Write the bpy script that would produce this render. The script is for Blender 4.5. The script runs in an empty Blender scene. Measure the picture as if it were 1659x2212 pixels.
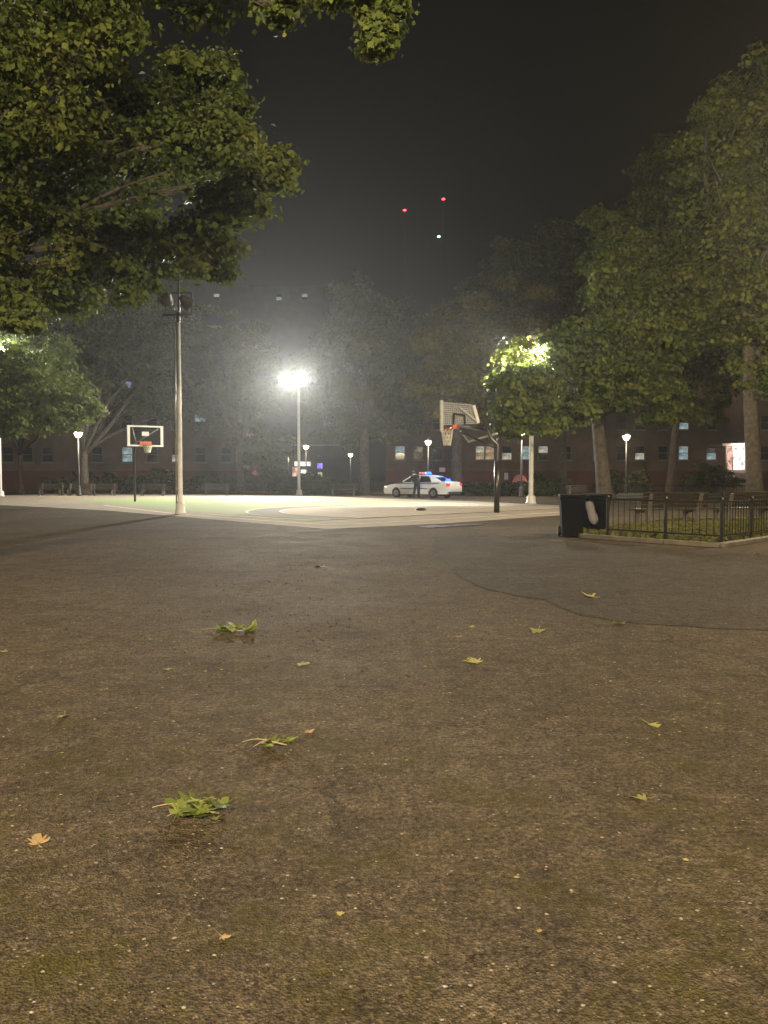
import bpy, bmesh, math, random
import numpy as np
from mathutils import Vector, Matrix

# ------------------------------------------------------------------ camera, sky, exposure
scene = bpy.context.scene
C = scene.collection
R = math.radians
CAM_H = 1.25
F = 1659.0                       # focal length in the 1659-px-wide copy of the photograph
CX, CY = 829.5, 1106.0
PITCH = math.atan(72.0 / F)      # camera looks slightly down

cam_d = bpy.data.cameras.new('camera')
cam = bpy.data.objects.new('camera', cam_d); C.objects.link(cam)
cam.location = (0, 0, CAM_H)
cam.rotation_euler = (math.pi / 2 - PITCH, 0, 0)
cam_d.sensor_fit = 'HORIZONTAL'; cam_d.sensor_width = 36.0; cam_d.lens = 36.0
cam_d.clip_start = 0.05; cam_d.clip_end = 2000
scene.camera = cam
scene.render.resolution_x, scene.render.resolution_y = 768, 1024

world = bpy.data.worlds.new('World'); scene.world = world; world.use_nodes = True
wn = world.node_tree; wn.nodes.clear()
w_out = wn.nodes.new('ShaderNodeOutputWorld')
w_add = wn.nodes.new('ShaderNodeAddShader')
w_sky = wn.nodes.new('ShaderNodeTexSky'); w_sky.sky_type = 'NISHITA'; w_sky.sun_disc = False
w_sky.sun_elevation = R(-6); w_sky.sun_rotation = R(200)
w_b1 = wn.nodes.new('ShaderNodeBackground'); w_b1.inputs[1].default_value = 0.05
w_b2 = wn.nodes.new('ShaderNodeBackground')         # city sky-glow, even all round
w_b2.inputs[0].default_value = (1.0, 0.80, 0.56, 1); w_b2.inputs[1].default_value = 0.0026
wn.links.new(w_sky.outputs[0], w_b1.inputs[0])
wn.links.new(w_b1.outputs[0], w_add.inputs[0]); wn.links.new(w_b2.outputs[0], w_add.inputs[1])
wn.links.new(w_add.outputs[0], w_out.inputs[0])

scene.view_settings.view_transform = 'Standard'; scene.view_settings.look = 'None'
scene.view_settings.exposure = 0.0; scene.view_settings.gamma = 1.0
scene.view_settings.use_curve_mapping = False
cy = scene.cycles
cy.use_denoising = True
cy.max_bounces = 4; cy.diffuse_bounces = 1; cy.glossy_bounces = 2; cy.transmission_bounces = 3
cy.volume_bounces = 0; cy.transparent_max_bounces = 8
cy.caustics_reflective = False; cy.caustics_refractive = False
cy.sample_clamp_indirect = 4.0
cy.use_adaptive_sampling = True; cy.adaptive_threshold = 0.035

POW = 1.0
FLOOD_W = 40000 * POW      # lit court floodlight
PARK_W = 1000 * POW        # small park lamp
STREET_W = 30000 * POW     # street light behind the camera
WARM = (1.0, 0.80, 0.52)
FLOODC = (1.0, 0.94, 0.80)
GLARE_HAZE_D = 0.0005

# ------------------------------------------------------------------ pixel -> world
_f = Vector((0, math.cos(PITCH), -math.sin(PITCH)))
_u = Vector((0, math.sin(PITCH), math.cos(PITCH)))
_r = Vector((1, 0, 0))
_o = Vector((0, 0, CAM_H))
def ray(x, y): return _f + _r * ((x - CX) / F) + _u * ((CY - y) / F)
def G(x, y, z=0.0):
    d = ray(x, y); t = (z - CAM_H) / d.z
    return _o + d * t
def PD(x, y, dist):
    d = ray(x, y); return _o + d * (dist / d.y)

# ------------------------------------------------------------------ materials
MATS = {}
def nodes_of(name):
    m = bpy.data.materials.new(name); m.use_nodes = True
    nt = m.node_tree; nt.nodes.clear()
    return m, nt, nt.nodes.new
def mat(name, col, rough=0.6, metal=0.0, var=0.18, scale=6.0, emit=None, estr=0.0, bump=0.0, spec=0.5, bscale=None, coat=0.0):
    if name in MATS: return MATS[name]
    m, nt, N = nodes_of(name)
    out = N('ShaderNodeOutputMaterial'); b = N('ShaderNodeBsdfPrincipled')
    tc = N('ShaderNodeTexCoord'); nz = N('ShaderNodeTexNoise')
    nz.inputs['Scale'].default_value = scale; nz.inputs['Detail'].default_value = 6
    mp = N('ShaderNodeMapRange'); mp.inputs[1].default_value = 0.3; mp.inputs[2].default_value = 0.7
    mp.inputs[3].default_value = 1 - var; mp.inputs[4].default_value = 1 + var
    mx = N('ShaderNodeVectorMath'); mx.operation = 'SCALE'; mx.inputs[0].default_value = col[:3]
    L = nt.links.new
    L(tc.outputs['Object'], nz.inputs['Vector']); L(nz.outputs['Fac'], mp.inputs[0]); L(mp.outputs[0], mx.inputs['Scale'])
    L(mx.outputs[0], b.inputs['Base Color'])
    b.inputs['Roughness'].default_value = rough; b.inputs['Metallic'].default_value = metal
    b.inputs['Specular IOR Level'].default_value = spec; b.inputs['Coat Weight'].default_value = coat
    if emit:
        b.inputs['Emission Color'].default_value = (*emit, 1); b.inputs['Emission Strength'].default_value = estr
    if bump > 0:
        bn = N('ShaderNodeBump'); bn.inputs['Distance'].default_value = bump
        n2 = N('ShaderNodeTexNoise'); n2.inputs['Scale'].default_value = bscale or scale * 6; n2.inputs['Detail'].default_value = 4
        L(tc.outputs['Object'], n2.inputs['Vector']); L(n2.outputs['Fac'], bn.inputs['Height']); L(bn.outputs[0], b.inputs['Normal'])
    L(b.outputs[0], out.inputs[0])
    MATS[name] = m
    return m

def asphalt(name, dark, light, moss=True, rough=0.9):
    m, nt, N = nodes_of(name); L = nt.links.new
    out = N('ShaderNodeOutputMaterial'); b = N('ShaderNodeBsdfPrincipled')
    tc = N('ShaderNodeTexCoord')
    def noise(s, det=6, ro=0.55):
        n = N('ShaderNodeTexNoise'); n.inputs['Scale'].default_value = s; n.inputs['Detail'].default_value = det
        n.inputs['Roughness'].default_value = ro; L(tc.outputs['Object'], n.inputs['Vector']); return n
    def ramp(src, p0, c0, p1, c1):
        r = N('ShaderNodeValToRGB'); r.color_ramp.elements[0].position = p0; r.color_ramp.elements[0].color = (*c0, 1)
        r.color_ramp.elements[1].position = p1; r.color_ramp.elements[1].color = (*c1, 1); L(src, r.inputs[0]); return r
    def mix(fac, a, bb, mode='MIX'):
        x = N('ShaderNodeMix'); x.data_type = 'RGBA'; x.blend_type = mode
        if isinstance(fac, float): x.inputs[0].default_value = fac
        else: L(fac, x.inputs[0])
        for k, v in ((6, a), (7, bb)):
            if isinstance(v, tuple): x.inputs[k].default_value = (*v, 1)
            else: L(v, x.inputs[k])
        return x.outputs[2]
    big = noise(0.45, 8, 0.62)
    base = ramp(big.outputs['Fac'], 0.3, dark, 0.72, light).outputs[0]
    # aggregate: cells with their own brightness
    vo = N('ShaderNodeTexVoronoi'); vo.inputs['Scale'].default_value = 120; L(tc.outputs['Object'], vo.inputs['Vector'])
    sp = ramp(vo.outputs['Color'], 0.0, (0.5, 0.5, 0.5), 1.0, (1.5, 1.46, 1.38)).outputs[0]
    base = mix(0.85, base, sp, 'MULTIPLY')
    # coarse grain: lumps of stone and pits one to three centimetres across
    gn = ramp(noise(46, 5, 0.7).outputs['Fac'], 0.38, (0.42, 0.41, 0.39), 0.64, (1.6, 1.56, 1.47)).outputs[0]
    base = mix(0.9, base, gn, 'MULTIPLY')
    gn2 = ramp(noise(11, 6, 0.7).outputs['Fac'], 0.34, (0.55, 0.55, 0.54), 0.62, (1.15, 1.14, 1.12)).outputs[0]
    base = mix(0.9, base, gn2, 'MULTIPLY')
    # branching cracks
    wv = N('ShaderNodeVectorMath'); wv.operation = 'MULTIPLY_ADD'; wv.inputs[1].default_value = (0.5, 0.5, 0.5)
    L(noise(2.2, 8, 0.65).outputs['Color'], wv.inputs[0]); L(tc.outputs['Object'], wv.inputs[2])
    vc = N('ShaderNodeTexVoronoi'); vc.feature = 'DISTANCE_TO_EDGE'; vc.inputs['Scale'].default_value = 0.75; L(wv.outputs[0], vc.inputs['Vector'])
    ck = ramp(vc.outputs['Distance'], 0.004, (1, 1, 1), 0.013, (0, 0, 0)).outputs[0]
    cm = ramp(noise(0.6, 3).outputs['Fac'], 0.49, (0, 0, 0), 0.60, (0.7, 0.7, 0.7)).outputs[0]
    cx = N('ShaderNodeMath'); cx.operation = 'MULTIPLY'; L(ck, cx.inputs[0]); L(cm, cx.inputs[1])
    base = mix(cx.outputs[0], base, (dark[0] * .3, dark[1] * .3, dark[2] * .3))
    # dark grime
    gr = ramp(noise(3.2, 10, 0.7).outputs['Fac'], 0.34, (0.55, 0.55, 0.55), 0.56, (1, 1, 1)).outputs[0]
    base = mix(0.7, base, gr, 'MULTIPLY')
    if moss:
        ms = ramp(noise(1.9, 12, 0.75).outputs['Fac'], 0.48, (0, 0, 0), 0.62, (1, 1, 1)).outputs[0]
        sx = N('ShaderNodeSeparateXYZ'); L(tc.outputs['Object'], sx.inputs[0])
        mr = N('ShaderNodeMapRange'); mr.inputs[1].default_value = 6.5; mr.inputs[2].default_value = 1.6
        mr.inputs[3].default_value = 0.0; mr.inputs[4].default_value = 0.75; L(sx.outputs[1], mr.inputs[0])
        mm = N('ShaderNodeMath'); mm.operation = 'MULTIPLY'; L(ms, mm.inputs[0]); L(mr.outputs[0], mm.inputs[1])
        base = mix(mm.outputs[0], base, (0.040, 0.036, 0.005))
    L(base, b.inputs['Base Color'])
    rr = N('ShaderNodeMapRange'); rr.inputs[3].default_value = rough - 0.2; rr.inputs[4].default_value = rough + 0.1
    L(noise(1.1).outputs['Fac'], rr.inputs[0]); L(rr.outputs[0], b.inputs['Roughness'])
    b.inputs['Specular IOR Level'].default_value = 0.06
    bp = N('ShaderNodeBump'); bp.inputs['Distance'].default_value = 0.008; bp.inputs['Strength'].default_value = 0.9
    ad = N('ShaderNodeMath'); ad.operation = 'ADD'; L(vo.outputs['Distance'], ad.inputs[0]); L(noise(22, 6).outputs['Fac'], ad.inputs[1])
    L(ad.outputs[0], bp.inputs['Height']); L(bp.outputs[0], b.inputs['Normal'])
    L(b.outputs[0], out.inputs[0]); MATS[name] = m
    return m

def paint(name, col, wear=(0.12, 0.11, 0.095), amount=0.25, rough=0.92):
    m, nt, N = nodes_of(name); L = nt.links.new
    out = N('ShaderNodeOutputMaterial'); b = N('ShaderNodeBsdfPrincipled'); tc = N('ShaderNodeTexCoord')
    n1 = N('ShaderNodeTexNoise'); n1.inputs['Scale'].default_value = 1.3; n1.inputs['Detail'].default_value = 10; n1.inputs['Roughness'].default_value = 0.7
    L(tc.outputs['Object'], n1.inputs['Vector'])
    r = N('ShaderNodeValToRGB'); r.color_ramp.elements[0].position = 0.42; r.color_ramp.elements[1].position = 0.72
    r.color_ramp.elements[0].color = (0, 0, 0, 1); r.color_ramp.elements[1].color = (amount * 2, amount * 2, amount * 2, 1)
    L(n1.outputs['Fac'], r.inputs[0])
    x = N('ShaderNodeMix'); x.data_type = 'RGBA'; L(r.outputs[0], x.inputs[0])
    x.inputs[6].default_value = (*col, 1); x.inputs[7].default_value = (*wear, 1)
    L(x.outputs[2], b.inputs['Base Color']); b.inputs['Roughness'].default_value = rough
    b.inputs['Specular IOR Level'].default_value = 0.12
    L(b.outputs[0], out.inputs[0]); MATS[name] = m
    return m

def leafmat(name, c1, c2, c3, trans=0.35):
    m, nt, N = nodes_of(name); L = nt.links.new
    out = N('ShaderNodeOutputMaterial'); at = N('ShaderNodeAttribute'); at.attribute_name = 'leafvar'
    tc = N('ShaderNodeTexCoord'); nz = N('ShaderNodeTexNoise'); nz.inputs['Scale'].default_value = 0.55; nz.inputs['Detail'].default_value = 3
    L(tc.outputs['Object'], nz.inputs['Vector'])
    a = N('ShaderNodeMath'); a.operation = 'MULTIPLY_ADD'; a.inputs[1].default_value = 0.55; L(at.outputs['Fac'], a.inputs[0])
    s = N('ShaderNodeMath'); s.operation = 'MULTIPLY'; s.inputs[1].default_value = 0.5; L(nz.outputs['Fac'], s.inputs[0]); L(s.outputs[0], a.inputs[2])
    r = N('ShaderNodeValToRGB'); e = r.color_ramp.elements
    e[0].position = 0.2; e[0].color = (*c1, 1); e[1].position = 0.85; e[1].color = (*c3, 1)
    k = e.new(0.55); k.color = (*c2, 1)
    L(a.outputs[0], r.inputs[0])
    d = N('ShaderNodeBsdfPrincipled'); d.inputs['Roughness'].default_value = 0.55; d.inputs['Specular IOR Level'].default_value = 0.08
    t = N('ShaderNodeBsdfTranslucent'); mx = N('ShaderNodeMixShader'); mx.inputs[0].default_value = trans
    L(r.outputs[0], d.inputs['Base Color']); L(r.outputs[0], t.inputs['Color'])
    L(d.outputs[0], mx.inputs[1]); L(t.outputs[0], mx.inputs[2]); L(mx.outputs[0], out.inputs[0])
    MATS[name] = m
    return m

def brick(name, c1, c2, mortar):
    m, nt, N = nodes_of(name); L = nt.links.new
    out = N('ShaderNodeOutputMaterial'); b = N('ShaderNodeBsdfPrincipled'); tc = N('ShaderNodeTexCoord')
    sx = N('ShaderNodeSeparateXYZ'); cb = N('ShaderNodeCombineXYZ'); ad = N('ShaderNodeMath'); ad.operation = 'ADD'
    L(tc.outputs['Object'], sx.inputs[0]); L(sx.outputs[0], ad.inputs[0]); L(sx.outputs[1], ad.inputs[1])
    L(ad.outputs[0], cb.inputs[0]); L(sx.outputs[2], cb.inputs[1])
    br = N('ShaderNodeTexBrick'); br.inputs['Scale'].default_value = 1.0
    br.inputs['Brick Width'].default_value = 0.21; br.inputs['Row Height'].default_value = 0.075; br.inputs['Mortar Size'].default_value = 0.01
    br.inputs['Color1'].default_value = (*c1, 1); br.inputs['Color2'].default_value = (*c2, 1); br.inputs['Mortar'].default_value = (*mortar, 1)
    L(cb.outputs[0], br.inputs['Vector'])
    nz = N('ShaderNodeTexNoise'); nz.inputs['Scale'].default_value = 0.5; nz.inputs['Detail'].default_value = 8; L(tc.outputs['Object'], nz.inputs['Vector'])
    mr = N('ShaderNodeMapRange'); mr.inputs[1].default_value = .3; mr.inputs[2].default_value = .7; mr.inputs[3].default_value = 0.7; mr.inputs[4].default_value = 1.25; L(nz.outputs['Fac'], mr.inputs[0])
    v = N('ShaderNodeVectorMath'); v.operation = 'SCALE'; L(br.outputs['Color'], v.inputs[0]); L(mr.outputs[0], v.inputs['Scale'])
    L(v.outputs[0], b.inputs['Base Color']); b.inputs['Roughness'].default_value = 0.9
    L(b.outputs[0], out.inputs[0]); MATS[name] = m
    return m

M_ASPH = asphalt('worn_asphalt', (0.053, 0.043, 0.031), (0.089, 0.074, 0.055))
M_PATCH = asphalt('newer_asphalt', (0.037, 0.031, 0.023), (0.058, 0.049, 0.037), moss=False, rough=0.85)
M_SLAB = paint('court_slab_concrete', (0.27, 0.235, 0.19), amount=0.35)
M_GREEN = paint('court_green_paint', (0.20, 0.26, 0.12), wear=(0.22, 0.21, 0.14), amount=0.3)
M_GREY = paint('court_grey_paint', (0.15, 0.135, 0.13), amount=0.3)
M_TAN = paint('court_tan_paint', (0.36, 0.30, 0.235), wear=(0.22, 0.19, 0.15), amount=0.3)
M_LINE = paint('court_line_paint', (0.72, 0.68, 0.52), wear=(0.4, 0.36, 0.28), amount=0.3)
M_KERB = mat('kerb_concrete', (0.085, 0.076, 0.055), 0.9, var=0.35, scale=4, bump=0.004)
M_GRASSB = mat('lawn_soil', (0.055, 0.06, 0.022), 0.95, var=0.5, scale=5, bump=0.01)
M_PATH = mat('path_paving', (0.17, 0.15, 0.125), 0.9, var=0.3, scale=2)
M_BLACK = mat('black_fence_paint', (0.010, 0.010, 0.009), 0.5, var=0.3, spec=0.2)
M_BARK = mat('bark', (0.066, 0.056, 0.044), 0.95, var=0.45, scale=5, bump=0.03, bscale=14)
M_CREAM = mat('cream_pole_paint', (0.50, 0.50, 0.49), 0.5, var=0.12, scale=5)
M_CREAMD = mat('conduit_grey', (0.22, 0.19, 0.17), 0.5, var=0.2)
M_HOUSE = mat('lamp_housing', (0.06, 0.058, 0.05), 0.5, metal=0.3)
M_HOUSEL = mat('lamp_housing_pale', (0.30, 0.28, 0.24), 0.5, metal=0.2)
M_LENS = mat('lit_flood_lens', (0.8, 0.75, 0.6), 0.3, emit=(1.0, 0.74, 0.34), estr=40.0)
M_LENSOFF = mat('unlit_lens', (0.12, 0.12, 0.11), 0.15)
M_LANT = mat('lit_lantern_glass', (0.8, 0.75, 0.6), 0.3, emit=(1.0, 0.86, 0.60), estr=7.0)
M_POLEDK = mat('lamp_post_paint', (0.022, 0.024, 0.026), 0.45)
M_WOOD = mat('bench_wood', (0.028, 0.022, 0.016), 0.3, var=0.35, scale=9, bump=0.003)
M_CONC = mat('bench_concrete', (0.085, 0.078, 0.062), 0.85, var=0.25, scale=8)
M_LEAF_L = leafmat('leaves_near_left', (0.046, 0.066, 0.018), (0.088, 0.115, 0.028), (0.150, 0.165, 0.040))
M_LEAF_R = leafmat('leaves_right', (0.042, 0.064, 0.015), (0.095, 0.125, 0.028), (0.170, 0.178, 0.040))
M_LEAF_B = leafmat('leaves_back', (0.05, 0.062, 0.03), (0.085, 0.095, 0.042), (0.13, 0.12, 0.05))
M_LEAF_Y = leafmat('leaves_turning', (0.075, 0.08, 0.02), (0.125, 0.12, 0.03), (0.20, 0.16, 0.035))
M_SHRUB = leafmat('shrub_leaves', (0.035, 0.05, 0.02), (0.06, 0.075, 0.03), (0.09, 0.10, 0.04))
M_GRASS = leafmat('grass_blades', (0.05, 0.055, 0.016), (0.085, 0.085, 0.026), (0.14, 0.13, 0.05))

# ------------------------------------------------------------------ mesh helpers
class MB:
    def __init__(self): self.v = []; self.f = []; self.s = []
    def add(self, vs, fs, smooth=False):
        o = len(self.v); self.v += [tuple(p) for p in vs]
        for f in fs: self.f.append(tuple(i + o for i in f)); self.s.append(smooth)
        return self
    def box(self, c, s, rz=0.0, rot=None, taper=1.0):
        hx, hy, hz = s[0] / 2, s[1] / 2, s[2] / 2
        m = rot if rot is not None else Matrix.Rotation(rz, 3, 'Z')
        pts = []
        for z, k in ((-hz, 1.0), (hz, taper)):
            for x, y in ((-hx, -hy), (hx, -hy), (hx, hy), (-hx, hy)):
                pts.append(Vector(c) + m @ Vector((x * k, y * k, z)))
        return self.add(pts, [(3, 2, 1, 0), (4, 5, 6, 7), (0, 1, 5, 4), (1, 2, 6, 5), (2, 3, 7, 6), (3, 0, 4, 7)])
    def path(self, pts, radii, n=10, caps=True, smooth=True):
        pts = [Vector(p) for p in pts]
        if not hasattr(radii, '__len__'): radii = [radii] * len(pts)
        o = len(self.v); ref = Vector((0.3, 0.9, 0.31)).normalized()
        for i, p in enumerate(pts):
            a = pts[max(i - 1, 0)]; b = pts[min(i + 1, len(pts) - 1)]
            t = (b - a).normalized()
            if abs(t.dot(ref)) > 0.95: ref = Vector((0.9, 0.1, 0.42)).normalized()
            x = t.cross(ref).normalized(); y = t.cross(x).normalized()
            for k in range(n):
                an = 2 * math.pi * k / n
                self.v.append(tuple(p + (x * math.cos(an) + y * math.sin(an)) * radii[i]))
        for i in range(len(pts) - 1):
            for k in range(n):
                a = o + i * n + k; b = o + i * n + (k + 1) % n
                self.f.append((a, b, b + n, a + n)); self.s.append(smooth)
        if caps:
            self.f.append(tuple(o + k for k in range(n))[::-1]); self.s.append(False)
            e = o + (len(pts) - 1) * n
            self.f.append(tuple(e + k for k in range(n))); self.s.append(False)
        return self
    def lathe(self, prof, c=(0, 0, 0), n=16, smooth=True):
        o = len(self.v)
        for r, z in prof:
            for k in range(n):
                a = 2 * math.pi * k / n
                self.v.append((c[0] + r * math.cos(a), c[1] + r * math.sin(a), c[2] + z))
        for i in range(len(prof) - 1):
            for k in range(n):
                a = o + i * n + k; b = o + i * n + (k + 1) % n
                self.f.append((a, b, b + n, a + n)); self.s.append(smooth)
        self.f.append(tuple(o + k for k in range(n))[::-1]); self.s.append(False)
        e = o + (len(prof) - 1) * n
        self.f.append(tuple(e + k for k in range(n))); self.s.append(False)
        return self
    def poly(self, pts): return self.add(pts, [tuple(range(len(pts)))])
    def prism(self, outline, y0, y1, axis='y'):
        n = len(outline)
        a = [(p[0], y0, p[1]) for p in outline]; b = [(p[0], y1, p[1]) for p in outline]
        fs = [tuple(range(n)), tuple(range(2 * n - 1, n - 1, -1))]
        fs += [(i, i + n, (i + 1) % n + n, (i + 1) % n) for i in range(n)]
        return self.add(a + b, fs)
    def build(self, name, m, parent=None, loc=None, bevel=0.0, rot=None):
        me = bpy.data.meshes.new(name); me.from_pydata(self.v, [], self.f)
        me.polygons.foreach_set('use_smooth', self.s); me.materials.append(m); me.update()
        o = bpy.data.objects.new(name, me); C.objects.link(o)
        if parent is not None: o.parent = parent
        if loc is not None: o.location = loc
        if rot is not None: o.rotation_euler = rot
        if bevel > 0:
            b = o.modifiers.new('bevel', 'BEVEL'); b.width = bevel; b.segments = 2; b.limit_method = 'ANGLE'; b.angle_limit = R(35)
        return o

def tag(o, label=None, cat=None, group=None, kind=None):
    if label: o['label'] = label
    if cat: o['category'] = cat
    if group: o['group'] = group
    if kind: o['kind'] = kind
    return o
def thing(name, label, cat, loc=(0, 0, 0), rz=0.0, group=None):
    o = bpy.data.objects.new(name, None); C.objects.link(o); o.empty_display_size = 0.2
    o.location = loc; o.rotation_euler = (0, 0, rz)
    return tag(o, label, cat, group)
def copy_tree(o, parent=None):
    c = o.copy(); C.objects.link(c); c.parent = parent
    for ch in list(o.children): copy_tree(ch, c)
    return c
def share(name, me, parent, loc=(0, 0, 0), rot=(0, 0, 0), scale=(1, 1, 1)):
    o = bpy.data.objects.new(name, me); C.objects.link(o); o.parent = parent
    o.location = loc; o.rotation_euler = rot; o.scale = scale
    return o
def lamp(name, kind, loc, power, col, parent, radius=0.15, target=None, spot=150, blend=0.6):
    d = bpy.data.lights.new(name, kind); d.energy = power; d.color = col; d.shadow_soft_size = radius
    o = bpy.data.objects.new(name, d); C.objects.link(o); o.parent = parent; o.location = loc
    if kind == 'SPOT':
        d.spot_size = R(spot); d.spot_blend = blend
        o.rotation_euler = Vector(target).to_track_quat('-Z', 'Y').to_euler()
    return o
def flat(name, pts, z, m, parent=None):
    mb = MB(); mb.poly([(p[0], p[1], z) for p in pts])
    return mb.build(name, m, parent)
def ribbon(name, pts, w, z, m, parent=None, closed=False):
    pts = [Vector((p[0], p[1], 0)) for p in pts]; n = len(pts); mb = MB(); vs = []
    for i, p in enumerate(pts):
        a = pts[(i - 1) % n] if closed or i > 0 else p; b = pts[(i + 1) % n] if closed or i < n - 1 else p
        t = (b - a).normalized(); q = Vector((-t.y, t.x, 0)) * (w / 2)
        vs += [(p.x + q.x, p.y + q.y, z), (p.x - q.x, p.y - q.y, z)]
    k = n if closed else n - 1
    mb.add(vs, [(2 * i, 2 * i + 1, (2 * i + 3) % (2 * n), (2 * i + 2) % (2 * n)) for i in range(k)])
    return mb.build(name, m, parent)
rng = random.Random(7)

# ------------------------------------------------------------------ setting: ground, patch, court
gmb = MB(); gmb.poly([(-420, -120, 0), (420, -120, 0), (420, 520, 0), (-420, 520, 0)])
ground = tag(gmb.build('ground', M_ASPH), 'worn brown asphalt of the park square strewn with chips', kind='structure')

patch_px = [(935, 1160), (945, 1200), (985, 1240), (1045, 1272), (1110, 1286), (1175, 1297), (1212, 1314), (1262, 1330),
            (1320, 1341), (1400, 1349), (1500, 1355), (1600, 1360), (1760, 1366), (1760, 1240), (1700, 1205), (1560, 1192), (1400, 1184), (1240, 1172), (1150, 1165), (1040, 1156)]
pp = []
for i, (x, y) in enumerate(patch_px):
    x2, y2 = patch_px[(i + 1) % len(patch_px)]
    a, b = G(x, y), G(x2, y2)
    for k in range(6):
        t = k / 6; j = 0.03 * a.y / 8
        pp.append((a.x + (b.x - a.x) * t + rng.uniform(-j, j), a.y + (b.y - a.y) * t + rng.uniform(-j, j)))
tag(flat('asphalt_patch', pp, 0.004, M_PATCH), 'darker newer asphalt laid with a wavy edge', kind='structure')

slab_px = [(-60, 1088), (100, 1096), (230, 1103), (398, 1117), (705, 1143), (960, 1131), (1211, 1113), (1300, 1106), (1290, 1095),
           (1160, 1090), (1060, 1084), (940, 1080.5), (830, 1077), (700, 1072.5), (560, 1068.5), (420, 1067), (250, 1066), (110, 1066.5), (-60, 1073)]
court = tag(flat('basketball_court', [G(*p) for p in slab_px], 0.004, M_SLAB), 'pale court paving', kind='structure')
green_px = [(150, 1077.5), (230, 1088), (390, 1105), (520, 1111.5), (620, 1121), (669, 1127), (745, 1122), (900, 1113), (1000, 1100),
            (990, 1089), (900, 1084), (800, 1081), (690, 1079), (560, 1077), (400, 1076.5)]
flat('green_paint', [G(*p) for p in green_px], 0.008, M_GREEN, court)
E = Vector((math.cos(R(45)), math.sin(R(45)), 0)); Nn = Vector((-E.y, E.x, 0))
O2 = G(669.5, 1125.4)
def CL(u, v): return O2 + E * u + Nn * v
RIM_U, RIM_V = 8.4, 1.75
def arc(rad, a0, a1, n=48):
    out = []
    for i in range(n + 1):
        a = a0 + (a1 - a0) * i / n
        out.append(CL(RIM_U + rad * math.cos(a), RIM_V + rad * math.sin(a)))
    return out
def half(rad, vmin=0.0):
    a = math.asin(-(RIM_V - vmin) / rad) if rad > RIM_V else 0
    return arc(rad, math.pi - a, a)
flat('grey_paint', half(7.75), 0.012, M_GREY, court)
flat('tan_paint', half(6.5), 0.016, M_TAN, court)
ribbon('court_line', half(7.75), 0.10, 0.020, M_LINE, court)
ribbon('court_line', half(6.5), 0.09, 0.0205, M_LINE, court)
ribbon('court_line', [CL(0, 0.0), CL(17, 0.0)], 0.11, 0.021, M_LINE, court)
ribbon('court_line', [CL(0.0, 0.0), CL(0, 5.5)], 0.09, 0.0215, M_LINE, court)
ribbon('court_line', [G(225, 1092), G(398, 1112.5), G(552, 1123.5), G(708, 1135), G(850, 1128), G(1052, 1116), G(1211, 1107)], 0.11, 0.010, M_LINE, court)
ribbon('court_line', [CL(RIM_U - 2.45, 0), CL(RIM_U - 2.45, 5.8), CL(RIM_U + 2.45, 5.8), CL(RIM_U + 2.45, 0)], 0.08, 0.022, M_LINE, court)
# far circle with tan middle
cc = G(574, 1082.3)
ring = [(cc.x + 2.85 * math.cos(a), cc.y + 3.6 * math.sin(a)) for a in np.linspace(0, 2 * math.pi, 40, endpoint=False)]
flat('tan_paint', ring, 0.012, M_TAN, court)
ribbon('court_line', ring, 0.12, 0.017, M_LINE, court, closed=True)
for px, py in ((507, 1081.6), (641, 1083.2)):
    g = G(px, py)
    flat('grey_paint', [(g.x + 0.5 * math.cos(a), g.y + 0.9 * math.sin(a)) for a in np.linspace(0, 6.28, 14, endpoint=False)], 0.016, M_GREY, court)
ribbon('court_line', [G(230, 1071), G(400, 1071.5), G(600, 1073.5)], 0.14, 0.010, M_LINE, court)

# wet spots that mirror the floodlights
m, nt, N = nodes_of('wet_asphalt')
out = N('ShaderNodeOutputMaterial'); b = N('ShaderNodeBsdfPrincipled'); tcn = N('ShaderNodeTexCoord'); nzn = N('ShaderNodeTexNoise')
nzn.inputs['Scale'].default_value = 2.5; nzn.inputs['Detail'].default_value = 8; nt.links.new(tcn.outputs['Object'], nzn.inputs['Vector'])
mrn = N('ShaderNodeMapRange'); mrn.inputs[1].default_value = 0.35; mrn.inputs[2].default_value = 0.65; mrn.inputs[3].default_value = 0.3; mrn.inputs[4].default_value = 0.8
nt.links.new(nzn.outputs['Fac'], mrn.inputs[0]); nt.links.new(mrn.outputs[0], b.inputs['Roughness'])
b.inputs['Specular IOR Level'].default_value = 0.25; b.inputs['Base Color'].default_value = (0.030, 0.026, 0.021, 1); nt.links.new(b.outputs[0], out.inputs[0]); M_WET = m
def blob_px(pts, sub=5, j=0.12):
    o = []
    for i, (x, y) in enumerate(pts):
        x2, y2 = pts[(i + 1) % len(pts)]; a, b_ = G(x, y), G(x2, y2)
        for k in range(sub):
            t = k / sub; o.append((a.x + (b_.x - a.x) * t + rng.uniform(-j, j), a.y + (b_.y - a.y) * t + rng.uniform(-j, j)))
    return o
for pts in ([(900, 1138), (940, 1135.5), (1040, 1132), (1052, 1134), (980, 1138), (930, 1141)],):
    tag(flat('puddle', blob_px(pts), 0.014, M_WET), 'thin wet patch on the asphalt', kind='structure')

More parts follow.
